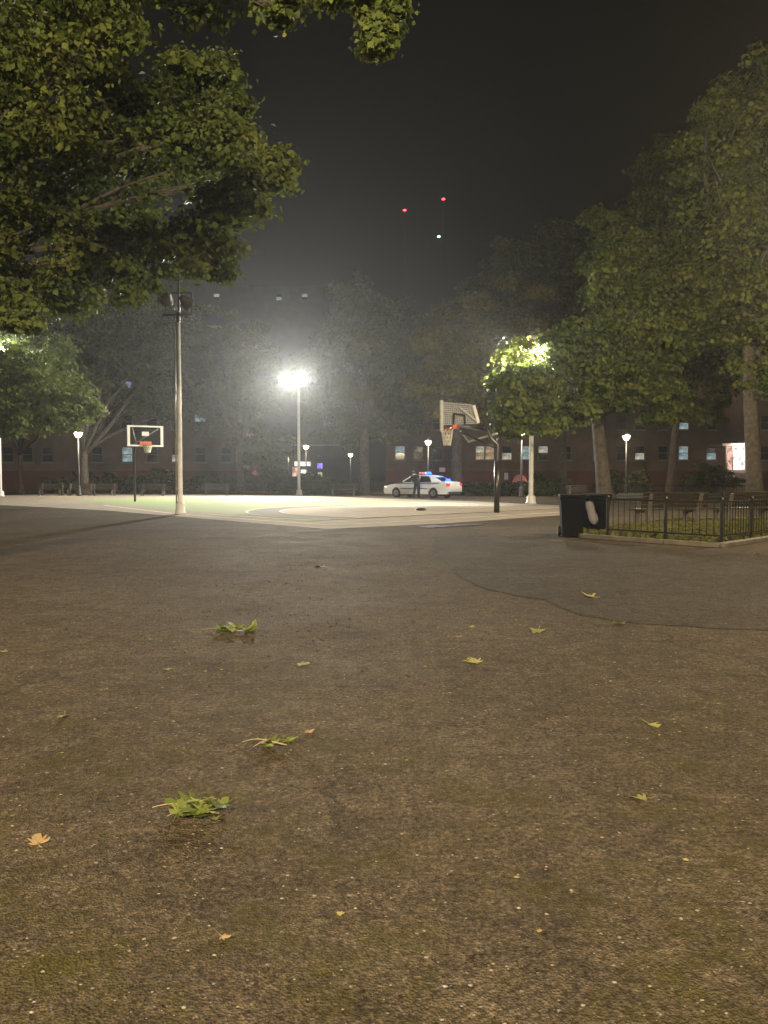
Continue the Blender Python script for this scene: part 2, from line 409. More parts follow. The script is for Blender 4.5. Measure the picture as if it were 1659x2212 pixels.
# ------------------------------------------------------------------ trees
def leaf_mesh(name, centers, normals, sizes, var, mat_):
    n = len(centers)
    nr = normals / np.linalg.norm(normals, axis=1, keepdims=True)
    rs = np.random.RandomState(n % 9999)
    t = rs.normal(size=(n, 3)); t -= nr * np.sum(t * nr, 1, keepdims=True); t /= np.linalg.norm(t, axis=1, keepdims=True)
    s = np.cross(nr, t); L_ = sizes[:, None]
    fold = nr * L_ * rs.uniform(0.05, 0.3, (n, 1))
    v = np.empty((n, 4, 3))
    v[:, 0] = centers - t * L_ * 0.5; v[:, 1] = centers + s * L_ * 0.42 + fold
    v[:, 2] = centers + t * L_ * 0.55; v[:, 3] = centers - s * L_ * 0.42 + fold
    me = bpy.data.meshes.new(name)
    me.vertices.add(4 * n); me.vertices.foreach_set('co', v.reshape(-1).astype(np.float32))
    me.loops.add(4 * n); me.loops.foreach_set('vertex_index', np.arange(4 * n, dtype=np.int32))
    me.polygons.add(n); me.polygons.foreach_set('loop_start', np.arange(0, 4 * n, 4, dtype=np.int32))
    at = me.attributes.new('leafvar', 'FLOAT', 'FACE'); at.data.foreach_set('value', var.astype(np.float32))
    me.materials.append(mat_); me.update(); me.validate()
    return me

def crown_cloud(lobes, dens, leaf, seed, clump=0.42, ragged=0.35):
    rs = np.random.RandomState(seed); P, Nn_, S, V = [], [], [], []
    for c, r in lobes:
        cs = clump * max(0.75, min(1.5, r / (2.6 * clump)))
        k = max(7, int(2.3 * (r / cs) ** 2))
        d = rs.normal(size=(k, 3)); d /= np.linalg.norm(d, axis=1, keepdims=True)
        rad = r * (0.45 + 0.6 * rs.random_sample(k) ** 0.7) * (1 + ragged * (rs.random_sample(k) - 0.5))
        cen = np.array(c) + d * rad[:, None] * np.array([1, 1, 0.9])
        m = int(dens)
        cr = cs * (0.6 + 0.75 * rs.random_sample(k))
        od = rs.normal(size=(k, m, 3)); od[:, :, 2] = np.abs(od[:, :, 2]) * 1.1 - 0.35; od /= np.linalg.norm(od, axis=2, keepdims=True)
        off = od * cr[:, None, None] * (0.35 + 0.75 * rs.random_sample((k, m, 1)) ** 0.6) * np.array([1.2, 1.2, 0.75])
        stray = rs.random_sample((k, m, 1)) < 0.10
        off = np.where(stray, off * (1.3 + 0.5 * rs.random_sample((k, m, 1))), off)
        pts = (cen[:, None, :] + off).reshape(-1, 3)
        nn = od * 0.8 + rs.normal(size=(k, m, 3)) * 0.5 + np.array([0, 0, 0.35])
        P.append(pts); Nn_.append(nn.reshape(-1, 3))
        S.append(leaf * (0.5 + 1.0 * rs.random_sample(k * m) ** 1.3))
        V.append(np.clip(np.repeat(rs.random_sample(k), m) * 0.72 + rs.random_sample(k * m) * 0.28, 0, 1))
    return np.concatenate(P), np.concatenate(Nn_), np.concatenate(S), np.concatenate(V)

def tree(label, base, fork_h, r0, lobes_px, leafm, dens=70, leaf=0.2, seed=1, clump=0.42, lean=(0, 0), fork=None, group=None, name='tree', limbs=14):
    t = thing(name, label, 'tree', base, 0, group)
    bz = Vector(base)
    lobes = [(PD(x, y, d) - bz, rp * d / F) for x, y, rp, d in lobes_px]
    rr = random.Random(seed)
    tr = MB(); fk = Vector((lean[0], lean[1], fork_h))
    pts, rad = [], []
    for i in range(8):
        s = i / 7; pts.append(Vector((lean[0] * s + rr.uniform(-.03, .03) * (i > 0), lean[1] * s + rr.uniform(-.03, .03) * (i > 0), fork_h * s)))
        rad.append(r0 * (1.0 - 0.32 * s) * (1.35 if i == 0 else 1.0))
    pts[0].z = -0.15
    tr.path(pts, rad, 12)
    idx = sorted(range(len(lobes)), key=lambda i: -lobes[i][1])[:limbs]
    for i in idx:
        c, r = lobes[i]
        start = fk + Vector((rr.uniform(-.08, .08), rr.uniform(-.08, .08), -rr.uniform(0.05, 0.35)))
        v = c - start; ln = v.length
        bend = Vector((rr.uniform(-.08, .08), rr.uniform(-.08, .08), rr.uniform(0.05, 0.16))) * ln
        q = [start + v * s + bend * (4 * s * (1 - s)) + Vector((rr.uniform(-1, 1), rr.uniform(-1, 1), rr.uniform(-1, 1))) * 0.02 * ln * (0 < s < 1) for s in (0, .2, .4, .6, .8, 1.0)]
        k = r0 * 0.58 * (0.6 + 0.5 * min(1, r / 2.2))
        tr.path(q, [k, k * .8, k * .62, k * .45, k * .3, k * .14], 7)
        for _ in range(3):
            e = c + Vector((rr.uniform(-1, 1), rr.uniform(-1, 1), rr.uniform(-.6, 1))) * r * 0.85
            a = q[rr.choice((3, 4))]; mid = (a + e) / 2 + Vector((0, 0, 0.08 * r))
            tr.path([a, mid, e], [k * .3, k * .2, k * .06], 5)
    tr.build('trunk', M_BARK, t)
    P, Nm, S, V = crown_cloud([((c.x, c.y, c.z), r) for c, r in lobes], dens, leaf, seed, clump)
    me = leaf_mesh('crown', P, Nm, S, V, leafm)
    o = bpy.data.objects.new('crown', me); C.objects.link(o); o.parent = t
    return t

tree('large leafy tree filling the upper left, its trunk outside the picture', (-12.5, 18.5, 0), 4.6, 0.42,
     [(60, 560, 120, 17), (180, 565, 110, 18), (300, 550, 85, 18), (425, 535, 70, 17), (120, 430, 130, 18), (260, 400, 130, 19), (400, 400, 115, 18),
      (500, 420, 75, 17), (585, 385, 44, 17), (480, 290, 75, 18), (370, 280, 100, 19), (230, 270, 110, 18), (80, 260, 130, 16), (480, 190, 52, 18),
      (370, 190, 65, 19), (140, 110, 130, 16), (40, 50, 120, 15), (240, 60, 55, 15), (30, 655, 50, 16), (150, 612, 50, 17), (270, 612, 42, 17),
      (460, 575, 46, 18), (-90, 420, 180, 18), (-120, 180, 190, 17), (-60, 600, 80, 17), (-200, 500, 170, 20), (-40, -60, 150, 17), (120, -60, 140, 18), (500, 340, 60, 18), (40, 700, 22, 16)],
     M_LEAF_L, dens=190, leaf=0.125, seed=11, clump=0.40, limbs=18)
tree('overhead tree whose two leafy sprays hang into the top edge', (-7.5, 6.5, 0), 7.6, 0.33,
     [(610, 22, 26, 8.5), (590, -55, 60, 8.8), (790, 10, 36, 8.3), (825, 70, 24, 8.2), (812, 115, 17, 8.2), (845, 20, 20, 8.2), (760, -40, 55, 8.5), (700, -90, 80, 9),
      (560, -120, 140, 9), (380, -160, 170, 9), (200, -200, 200, 9), (20, -190, 200, 8.5), (-200, -200, 230, 8), (-420, -160, 260, 7.5), (-700, -150, 300, 7)],
     M_LEAF_L, dens=110, leaf=0.075, seed=12, clump=0.15, limbs=12)
tree('mid-distance tree with drooping foliage at the left edge beyond the court', G(45, 1066), 3.6, 0.24,
     [(60, 860, 80, 50), (130, 850, 70, 52), (30, 910, 55, 48), (165, 880, 46, 51), (80, 790, 75, 53), (10, 830, 80, 50), (120, 900, 40, 49), (-40, 860, 90, 51), (0, 780, 70, 54)],
     M_LEAF_L, dens=200, leaf=0.22, seed=13, clump=0.6)
tree('broad street tree with a thick trunk between the bins and the lamp', G(1308, 1085), 4.6, 0.42,
     [(1105, 880, 42, 34), (1165, 870, 66, 35), (1150, 790, 70, 36), (1250, 840, 80, 37), (1330, 840, 72, 39), (1185, 925, 24, 34), (1105, 935, 16, 34),
      (1390, 790, 80, 40), (1300, 745, 76, 39), (1225, 740, 52, 37), (1090, 838, 22, 34), (1360, 690, 90, 41), (1320, 640, 60, 41), (1420, 870, 50, 39), (1450, 720, 80, 42), (1120, 910, 26, 34), (1240, 890, 40, 37), (1390, 590, 80, 42), (1330, 560, 55, 42)],
     M_LEAF_R, dens=190, leaf=0.20, seed=14, clump=0.55, lean=(-0.5, 0), limbs=14)
tree('slim forked tree right of the thick trunk, on the far lawn', G(1443, 1072.5), 6.2, 0.25,
     [(1440, 800, 70, 52), (1500, 760, 90, 53), (1400, 640, 90, 53), (1480, 620, 100, 54), (1540, 700, 90, 54), (1420, 520, 90, 54), (1500, 480, 100, 54), (1450, 400, 70, 54), (1350, 500, 60, 53), (1560, 820, 60, 52), (1300, 480, 36, 53), (1290, 570, 36, 53), (1415, 330, 30, 54), (1530, 880, 50, 52)],
     M_LEAF_R, dens=200, leaf=0.25, seed=15, clump=0.75, lean=(0.6, 0.1))
tree('tall dark tree with a thick trunk near the right edge', G(1632, 1086), 8.5, 0.40,
     [(1600, 700, 100, 40), (1640, 600, 120, 41), (1580, 500, 110, 41), (1650, 420, 120, 42), (1560, 340, 80, 42), (1620, 280, 100, 42), (1700, 750, 110, 41), (1760, 600, 150, 42), (1740, 400, 150, 42), (1660, 800, 70, 40), (1540, 240, 46, 42), (1640, 180, 70, 42), (1540, 620, 80, 41)],
     M_LEAF_R, dens=190, leaf=0.21, seed=16, clump=0.6, lean=(-0.6, 0))
tree('hazy tree standing left of the police car, behind the court', G(787, 1068), 5.5, 0.45,
     [(790, 800, 95, 64), (710, 840, 80, 65), (870, 830, 80, 64), (760, 720, 80, 66), (840, 730, 85, 65), (800, 900, 80, 63), (720, 920, 50, 62), (690, 770, 50, 65), (870, 900, 50, 63), (770, 650, 50, 66)],
     M_LEAF_B, dens=240, leaf=0.24, seed=17, clump=0.8)
tree('tree with yellowing crown rising directly behind the police car', G(986, 1070), 6.5, 0.42,
     [(955, 770, 75, 58), (1030, 740, 90, 59), (920, 840, 46, 57), (990, 850, 70, 57), (1090, 690, 90, 60), (1000, 690, 60, 60), (1060, 820, 70, 58), (930, 730, 36, 58), (1110, 780, 60, 59), (1040, 890, 40, 57)],
     M_LEAF_Y, dens=240, leaf=0.24, seed=18, clump=0.75)
tree('tall dim tree far back between the yellowing tree and the right canopy', G(1215, 1064), 7.5, 0.4,
     [(1120, 620, 80, 68), (1190, 600, 90, 69), (1240, 680, 80, 68), (1060, 620, 60, 68), (1160, 690, 80, 67), (1110, 560, 50, 69), (1200, 530, 50, 70), (1260, 600, 50, 69), (1200, 780, 70, 67)],
     M_LEAF_B, dens=220, leaf=0.27, seed=19, clump=0.9)
tree('dim grey-green tree left of the court floodlight pole', G(520, 1066), 4.5, 0.32,
     [(500, 880, 60, 68), (560, 860, 55, 69), (450, 900, 50, 68), (530, 940, 45, 67), (590, 960, 38, 67), (480, 810, 46, 69), (430, 850, 40, 68), (560, 990, 36, 66), (470, 720, 62, 69), (530, 760, 55, 69), (430, 760, 50, 69), (560, 800, 44, 69)],
     M_LEAF_B, dens=220, leaf=0.27, seed=20, clump=0.85)
tree('dark tree behind the left backboard', G(184, 1069), 3.4, 0.32,
     [(190, 850, 50, 62), (250, 880, 46, 63), (330, 870, 55, 64), (360, 800, 50, 64), (140, 760, 50, 63), (300, 800, 40, 64), (220, 770, 48, 64), (370, 900, 30, 64), (120, 700, 60, 65), (210, 690, 62, 65), (300, 690, 62, 66), (370, 720, 60, 66), (260, 740, 50, 64)],
     M_LEAF_B, dens=220, leaf=0.26, seed=21, clump=0.8)

# ------------------------------------------------------------------ buildings
M_BRICK = brick('brown_brick', (0.115, 0.066, 0.043), (0.145, 0.085, 0.055), (0.15, 0.125, 0.1))
M_BRICKL = brick('left_brick', (0.11, 0.065, 0.048), (0.14, 0.08, 0.055), (0.16, 0.13, 0.11))
M_BRICKD = brick('dark_red_brick', (0.10, 0.022, 0.016), (0.125, 0.03, 0.02), (0.12, 0.07, 0.055))
M_FARB = brick('far_brick', (0.05, 0.038, 0.03), (0.06, 0.045, 0.035), (0.07, 0.06, 0.05))
M_STONE = mat('stone_band', (0.20, 0.17, 0.14), 0.85, var=0.2)
M_WFRAME = mat('window_frame_paint', (0.12, 0.115, 0.10), 0.5)
M_WFRAMED = mat('tower_frame_paint', (0.05, 0.042, 0.035), 0.6)
M_GLASS = mat('dark_window_glass', (0.015, 0.017, 0.02), 0.08, var=0.3)
def litmat(name, col, st):
    m, nt, N = nodes_of(name); L = nt.links.new
    o = N('ShaderNodeOutputMaterial'); e = N('ShaderNodeEmission'); tc = N('ShaderNodeTexCoord'); nz = N('ShaderNodeTexNoise')
    nz.inputs['Scale'].default_value = 2.2; nz.inputs['Detail'].default_value = 3
    mp = N('ShaderNodeMapRange'); mp.inputs[1].default_value = .35; mp.inputs[2].default_value = .65; mp.inputs[3].default_value = st * .35; mp.inputs[4].default_value = st * 1.4
    L(tc.outputs['Object'], nz.inputs['Vector']); L(nz.outputs['Fac'], mp.inputs[0]); L(mp.outputs[0], e.inputs['Strength'])
    e.inputs['Color'].default_value = (*col, 1); L(e.outputs[0], o.inputs[0]); MATS[name] = m; return m
M_COOL = litmat('lit_pane_cool', (0.62, 0.82, 0.84), 0.36)
M_PALE = litmat('lit_pane_pale', (0.85, 0.82, 0.62), 0.45)
M_WARMP = litmat('lit_pane_warm', (0.95, 0.66, 0.42), 0.36)
M_BLUEP = litmat('lit_pane_blue', (0.5, 0.62, 0.95), 0.38)
M_WHITEP = litmat('lit_pane_white', (1.0, 0.90, 0.86), 1.5)
M_PINKP = litmat('lit_pane_pink', (1.0, 0.55, 0.42), 0.9)
M_PURP = litmat('lit_sign_purple', (0.28, 0.2, 1.0), 1.6)
LIT = {'c': M_COOL, 'p': M_PALE, 'w': M_WARMP, 'b': M_BLUEP}

def window_meshes(w, h):
    f = MB(); t = 0.07
    f.box((0, -0.03, h / 2 - t / 2), (w, 0.10, t)); f.box((0, -0.03, -h / 2 + t / 2), (w, 0.10, t))
    f.box((-w / 2 + t / 2, -0.03, 0), (t, 0.10, h - 2 * t)); f.box((w / 2 - t / 2, -0.03, 0), (t, 0.10, h - 2 * t))
    f.box((0, -0.04, 0), (w - 2 * t, 0.08, 0.06))
    p = MB(); p.box((0, 0, 0), (w - 2 * t, 0.03, h / 2 - t - 0.03))
    s = MB(); s.box((0, -0.06, 0), (w + 0.2, 0.16, 0.09))
    return f, p, s
def to_mesh(mb, name, m):
    me = bpy.data.meshes.new(name); me.from_pydata(mb.v, [], mb.f); me.materials.append(m); me.update(); return me
def building(name, label, x0, x1, y, depth, storeys, floor0, sh, xs, wallm, lit, base_h=2.0, w=1.05, h=1.45, parapet=1.0, basem=None, rz=0.0, framem=None, only_lit=False):
    t = thing(name, label, 'building', ((x0 + x1) / 2, y, 0), rz)
    W = x1 - x0; H = floor0 + sh * (storeys - 1) + 1.6 + parapet
    MB().box((0, depth / 2, H / 2 + base_h / 2), (W, depth, H - base_h)).build('wall', wallm, t)
    MB().box((0, depth / 2, base_h / 2 - 0.005), (W + 0.06, depth + 0.06, base_h - 0.01)).build('base_wall', basem or M_BRICKD, t)
    MB().box((0, depth / 2, H + 0.1), (W + 0.3, depth + 0.3, 0.2)).build('coping', framem or M_STONE, t)
    f, p, s = window_meshes(w, h)
    fm = to_mesh(f, 'window', framem or M_WFRAME); sm = to_mesh(s, 'sill', framem or M_STONE); pm = to_mesh(p, 'pane', M_GLASS)
    pl = {k: to_mesh(p, 'pane', v) for k, v in LIT.items()}
    for r in range(storeys):
        for i, xw in enumerate(xs):
            z = floor0 + sh * r; code = lit.get((i, r), '..')
            if only_lit and code == '..': continue
            wo = share('window', fm, t, (xw - (x0 + x1) / 2, -0.03, z))
            share('sill', sm, wo, (0, 0, -h / 2 - 0.05))
            for k, ch in enumerate(code):
                share('pane', pl.get(ch, pm), wo, (0, 0.0, (1 if k == 0 else -1) * (h / 4 - 0.02)))
    return t
YB = 78.0
def bx(px, y): return (px - CX) / F * y
xsR = [bx(p, YB) for p in (864, 904, 944, 984, 1037, 1056, 1094, 1133, 1172, 1222, 1291, 1340, 1380, 1430, 1474, 1534, 1650, 1700, 1750)]
litR = {(0, 0): 'c.', (0, 1): 'c.', (4, 0): 'pw', (5, 0): 'ww', (6, 0): '.p', (7, 0): 'cc', (8, 0): 'p.', (10, 0): 'bb', (14, 0): 'cc', (15, 0): '.c', (14, 1): '.c', (15, 1): 'b.', (14, 2): 'b.', (13, 2): 'p.', (15, 2): '.p', (12, 0): '.p'}
bR = building('brick_building', 'brown brick apartment block with dark red base behind the police car', bx(835, YB), 52, YB, 14, 4, 3.85, 3.05, xsR, M_BRICK, litR)
YA = 72.0
xsA = [bx(p, YA) for p in (-40, 20, 62, 105, 212, 277, 330, 384, 434, 490)]
litA = {(5, 0): 'cc', (5, 2): 'b.', (4, 1): 'b.', (8, 1): 'c.', (7, 0): '.p', (6, 1): '..'}
bA = building('brick_building', 'dim brick apartment block with red base behind the left backboard', -50, bx(512, YA), YA, 14, 4, 3.5, 3.05, xsA, M_BRICKL, litA)
# lobby of the right-hand block: a bright glazed entrance with steps and canopy
eb = thing('lobby_porch', 'brightly lit glazed lobby porch projecting from the brick block, right side', 'porch', (bx(1597, 74.5), 76.2, 0))
MB().box((0, 0, 2.0), (2.7, 3.3, 0.16)).box((0, 0.0, 0.96), (2.7, 3.3, 1.9)).build('plinth', M_STONE, eb)
MB().box((0, 0, 4.55), (3.6, 3.6, 0.25)).build('canopy', M_STONE, eb, bevel=0.02)
for x in (-1.3, 1.3): MB().box((x, -1.6, 3.25), (0.14, 0.14, 2.34)).build('post', M_WFRAME, eb)
for x in (-0.62, 0.62):
    dr = MB().box((x, -1.56, 3.25), (0.08, 0.06, 2.3)).build('mullion', M_WFRAME, eb)
for x, w_, m_ in ((-0.95, 0.56, M_PINKP), (0, 1.14, M_WHITEP), (0.95, 0.56, M_WHITEP)): MB().box((x, -1.5, 3.25), (w_, 0.03, 2.3)).build('pane', m_, eb)
MB().box((0, -1.52, 3.7), (2.4, 0.07, 0.07)).build('transom', M_WFRAME, eb)
for k in range(5): MB().box((0, -1.95 - 0.3 * k, 0.9 - 0.19 * k), (2.3, 0.3, 1.8 - 0.38 * k)).build('step', M_STONE, eb)
for x in (-1.2, 1.2): MB().path([(x, -1.7, 1.9), (x, -1.7, 2.8), (x, -3.4, 1.2), (x, -3.4, 0)], 0.035, 8).build('handrail', M_CREAM, eb)
lamp('lobby_light', 'POINT', (0, -2.1, 4.2), 900, (1, .8, .7), eb, 0.2)

# low shops far along the street in the gap
YS = 130.0
sh = thing('shop_building', 'low far shopfront with glowing pink sign seen beside the court floodlight pole', 'building', (bx(662, YS), YS, 0))
MB().box((0, 5, 3.4), (18.0, 10, 6.8)).build('wall', M_FARB, sh)
MB().box((0, 5, 6.9), (18.3, 10.3, 0.2)).build('coping', M_STONE, sh)
MB().box((-0.6, -0.15, 3.75), (2.7, 0.25, 0.75)).build('sign_board', M_WHITEP, sh)
MB().box((-1.9, -0.1, 2.4), (0.9, 0.08, 1.5)).build('shop_window', M_PINKP, sh)
MB().box((-0.4, -0.1, 2.2), (1.0, 0.08, 1.1)).build('shop_window', M_WHITEP, sh)
MB().box((2.3, -0.15, 3.4), (0.85, 0.2, 0.9)).build('sign_board', M_PURP, sh)
MB().box((2.3, -0.1, 1.9), (0.8, 0.08, 0.9)).build('shop_window', M_PALE, sh)
MB().box((-7.0, -0.1, 1.9), (1.0, 0.08, 1.3)).build('shop_window', M_BLUEP, sh)
MB().path([(2.1, -0.1, 5.0), (2.1, -0.9, 5.1)], 0.06, 8).build('wall_light', M_PALE, sh)

# dark tower far behind
YT = 175.0
xsT = [bx(p, YT) for p in (455, 472, 500, 530, 560, 583, 605, 632, 660, 682)]
litT = {(1, 13): 'p.', (6, 13): '.c', (8, 13): 'c.', (3, 6): '.b'}
bT = building('apartment_tower', 'unlit tall tower block far behind the floodlight pole with few lit windows', bx(440, YT), bx(700, YT), YT, 18, 14, 3.4, 2.98, xsT, M_FARB, litT, base_h=2, w=1.3, h=1.5, parapet=0.8, basem=M_FARB, framem=M_WFRAMED, only_lit=True)

# ------------------------------------------------------------------ masts with beacons
M_MAST = mat('mast_steel', (0.02, 0.02, 0.022), 0.7)
M_REDL = mat('red_beacon', (0.5, 0.02, 0.02), 0.4, emit=(1.0, 0.03, 0.05), estr=14)
M_GREENL = mat('pale_green_light', (0.5, 0.6, 0.5), 0.4, emit=(0.6, 1.0, 0.75), estr=9)
def mast(label, px, py, d, boom=None):
    top = PD(px, py, d); t = thing('radio_mast', label, 'mast', (top.x, top.y, 0), 0, 'beacon masts above the trees')
    H = top.z; mb = MB()
    for k in range(3):
        a = k * 2.094; mb.path([(0.35 * math.cos(a), 0.35 * math.sin(a), 0), (0.12 * math.cos(a), 0.12 * math.sin(a), H - 0.6)], 0.05, 5)
    for i in range(40):
        z = i / 40 * (H - 1); a = (i % 3) * 2.094; r = 0.35 - 0.2 * i / 40
        mb.path([(r * math.cos(a), r * math.sin(a), z), (r * math.cos(a + 2.094), r * math.sin(a + 2.094), z + H / 40)], 0.03, 4)
    mb.build('lattice', M_MAST, t)
    MB().lathe([(0.2, -0.2), (0.55, -0.14), (0.55, 0.14), (0.2, 0.22)], (0, 0, H), 10).build('beacon', M_REDL, t)
    if boom:
        q = PD(*boom, d); l = q - Vector((top.x, top.y, 0))
        MB().path([(0, 0, l.z + 1.0), (l.x, l.y, l.z + 0.4)], 0.06, 6).build('boom', M_MAST, t)
        MB().lathe([(0.2, -0.3), (0.5, -0.15), (0.42, 0.25), (0.1, 0.35)], l, 10).build('lamp_head', M_GREENL, t)
mast('taller thin mast topped by a red beacon with a pale green light below it', 958, 430, 290, (948, 511))
mast('shorter thin mast topped by a red beacon left of the taller one', 874, 454, 300)

# ------------------------------------------------------------------ court floodlight poles
def flood_head(parent, loc, aim, lit, w=0.5, energy=None, light=True):
    aim = Vector(aim).normalized(); rot = aim.to_track_quat('-Z', 'Y').to_matrix()   # -Z of head = beam
    loc = Vector(loc)
    hd = MB()
    prof = [(0.26, -0.02), (0.25, 0.06), (0.17, 0.22), (0.10, 0.36), (0.07, 0.40)]
    n = 14; k = w / 0.5
    vs = []; fs = []
    for i, (r, z) in enumerate(prof):
        for j in range(n):
            a = 2 * math.pi * j / n; vs.append(loc + rot @ Vector((r * k * math.cos(a), r * k * math.sin(a), z * k)))
    for i in range(len(prof) - 1):
        for j in range(n): fs.append((i * n + j, i * n + (j + 1) % n, (i + 1) * n + (j + 1) % n, (i + 1) * n + j))
    fs.append(tuple((len(prof) - 1) * n + j for j in range(n)))
    hd.add(vs, fs, True)
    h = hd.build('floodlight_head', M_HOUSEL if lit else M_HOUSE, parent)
    lv = [loc + rot @ Vector((0.245 * k * math.cos(2 * math.pi * j / n), 0.245 * k * math.sin(2 * math.pi * j / n), -0.03 * k)) for j in range(n)]
    ctr = loc + rot @ Vector((0, 0, -0.10 * k)); lm = MB()
    lm.add(lv + [ctr], [(j, (j + 1) % n, n) for j in range(n)], True)
    lm.build('lens', M_LENS if lit else M_LENSOFF, h)
    yk = MB(); s = rot @ Vector((0.29 * k, 0, 0.08 * k)); s2 = rot @ Vector((-0.29 * k, 0, 0.08 * k))
    bt = Vector((loc.x, loc.y, loc.z - 0.42 * k))
    yk.path([loc + s, Vector((loc.x + s.x, loc.y + s.y, bt.z)), bt, Vector((loc.x + s2.x, loc.y + s2.y, bt.z)), loc + s2], 0.022, 6)
    yk.build('yoke', M_HOUSE, h)
    if lit and light:
        lamp('floodlight_beam', 'SPOT', loc + aim * 0.22 * k, energy or FLOOD_W, FLOODC, parent, 0.22, aim, 140, 1.0)
def flood_pole(label, base, H, heads, lit=True, r=0.105, conduit=False, energy=None):
    t = thing('floodlight_pole', label, 'floodlight pole', base, 0, 'court floodlight poles')
    MB().path([(0, 0, 0.0), (0, 0, 0.4), (0, 0, H * 0.5), (0, 0, H)], [r * 1.12, r * 1.1, r, r * 0.82], 16).build('pole', M_CREAM, t)
    MB().lathe([(r * 2.6, 0.0), (r * 2.6, 0.06), (r * 2.2, 0.1), (r * 2.1, 0.34), (r * 1.5, 0.42)], n=12).build('base_cover', M_CREAM, t)
    if conduit:
        MB().path([(-r * 1.75, 0, 0.05), (-r * 1.75, 0, H * 0.93)], 0.03, 8).build('conduit', M_CREAMD, t)
        for z in (0.9, 2.6, 4.3, 6.0): MB().box((-r * 1.2, 0, z), (r * 1.6, 0.07, 0.06)).build('strap', M_CREAMD, t)
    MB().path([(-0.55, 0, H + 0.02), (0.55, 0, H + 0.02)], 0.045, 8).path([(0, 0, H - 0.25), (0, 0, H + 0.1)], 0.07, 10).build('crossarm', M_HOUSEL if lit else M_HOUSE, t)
    for dx, dz, aim, w, *k in heads:
        flood_head(t, (dx, -0.02, H + dz), aim, lit, w, (energy or FLOOD_W) * (k[0] if k else 1.0))
    return t
cb = G(646, 1069.3); 
flood_pole('far cream floodlight pole with two blazing lamps in the middle of the picture', cb, 8.35,
           [(-0.62, 0.40, (-0.55, -0.80, -0.24), 0.55), (0.22, 0.62, (0.14, -0.96, -0.24), 0.75)])
lb = G(1, 1072.5)
flood_pole('cream floodlight pole cut by the left edge, its lamp shining through leaves', lb, 9.75,
           [(0.15, 0.45, (0.62, -0.72, -0.3), 0.6), (-0.6, 0.45, (0.3, -0.9, -0.3), 0.6)], energy=FLOOD_W * 0.16)
rb = G(1147, 1088.5)
flood_pole('cream floodlight pole rising into the tree foliage beside the hoop', rb, 7.3,
           [(-0.45, 0.4, (-0.8, -0.35, -0.4), 0.5), (0.35, 0.45, (-0.3, -0.8, -0.45), 0.6), (-0.05, 0.75, (-0.72, 0.6, -0.36), 0.5, 0.6)], energy=FLOOD_W * 0.42)
nb = G(390, 1110.5)
np_ = flood_pole('near cream floodlight pole on the left with dark unlit lamp heads', nb, 6.95,
           [(-0.42, 0.5, (-0.45, 0.7, -0.5), 0.48), (0.36, 0.4, (0.5, 0.7, -0.45), 0.48)], lit=False, r=0.078, conduit=True)
MB().path([(-0.45, 0.1, 7.0), (-0.45, 0.1, 7.75), (0.45, 0.1, 7.75), (0.45, 0.1, 7.0)], 0.03, 6).path([(0, 0.1, 6.9), (0, 0.1, 8.5)], 0.04, 8).build('bracket_frame', M_HOUSE, np_)

# ------------------------------------------------------------------ park lamps
def park_lamp(label, px, py, base_d, lit_w=PARK_W, H=None):
    top = PD(px, py, base_d); H = H or top.z
    t = thing('park_lamp', label, 'lamp post', (top.x, top.y, 0), 0, 'park lamp posts')
    MB().path([(0, 0, 0), (0, 0, 0.9), (0, 0, H - 0.3)], [0.09, 0.065, 0.05], 10).build('post', M_POLEDK, t)
    MB().lathe([(0.2, 0), (0.2, 0.08), (0.14, 0.2), (0.12, 0.6), (0.09, 0.75)], n=12).build('base', M_POLEDK, t)
    MB().lathe([(0.09, -0.24), (0.17, -0.2), (0.27, -0.02), (0.31, 0.12)], (0, 0, H), 14).build('lantern_glass', M_LANT, t)
    MB().lathe([(0.35, 0.125), (0.34, 0.17), (0.22, 0.28), (0.08, 0.34), (0.03, 0.44)], (0, 0, H), 14).build('cap', M_POLEDK, t)
    MB().lathe([(0.05, -0.34), (0.10, -0.30), (0.095, -0.245)], (0, 0, H), 10).build('collar', M_POLEDK, t)
    if lit_w: lamp('lantern_light', 'POINT', (0, -0.55, H + 0.05), lit_w, WARM, t, 0.15)
park_lamp('park lamp post glowing left of the left backboard', 169, 938, 56)
park_lamp('park lamp post glowing just above the police car roof', 925, 956, 70)
park_lamp('park lamp post glowing beside the right floodlight pole', 1127, 933, 52)
park_lamp('park lamp post glowing between the two right tree trunks', 1353, 945, 62)
park_lamp('leftmost of two far park lamps left of the central pole', 611, 969, 84, 700)
park_lamp('second of two far park lamps left of the central pole', 622.5, 969.5, 80, 700)
park_lamp('far park lamp just right of the central floodlight pole', 661, 966, 82, 700)
park_lamp('farthest small park lamp left of the hazy tree trunk', 757, 983, 100, 500)
# tall street lights that stand behind the photographer and light the foreground
def street_light(label, x, y, H, aim, power, col):
    t = thing('street_light', label, 'street light', (x, y, 0), 0, 'street lights behind the viewer')
    s = 1 if aim[0] > 0 else -1
    MB().path([(0, 0, 0), (0, 0, H * .6), (0, 0, H - 0.4), (0.3 * s, 0.3, H - 0.05), (1.2 * s, 1.2, H + 0.1)], [0.13, 0.10, 0.08, 0.06, 0.045], 12).build('post', M_CREAMD, t)
    MB().lathe([(0.28, 0), (0.28, 0.1), (0.17, 0.2), (0.15, 0.7)], n=12).build('base', M_CREAMD, t)
    hd = MB().box((1.4 * s, 1.4, H + 0.1), (0.75, 0.36, 0.16), rz=R(45) * s).build('lamp_head', M_HOUSEL, t, bevel=0.03)
    MB().box((1.4 * s, 1.4, H + 0.005), (0.6, 0.26, 0.03), rz=R(45) * s).build('lens', M_LENS, hd)
    lamp('street_lamp_light', 'POINT', (1.4 * s, 1.4, H - 0.25), power, col, t, 0.2)
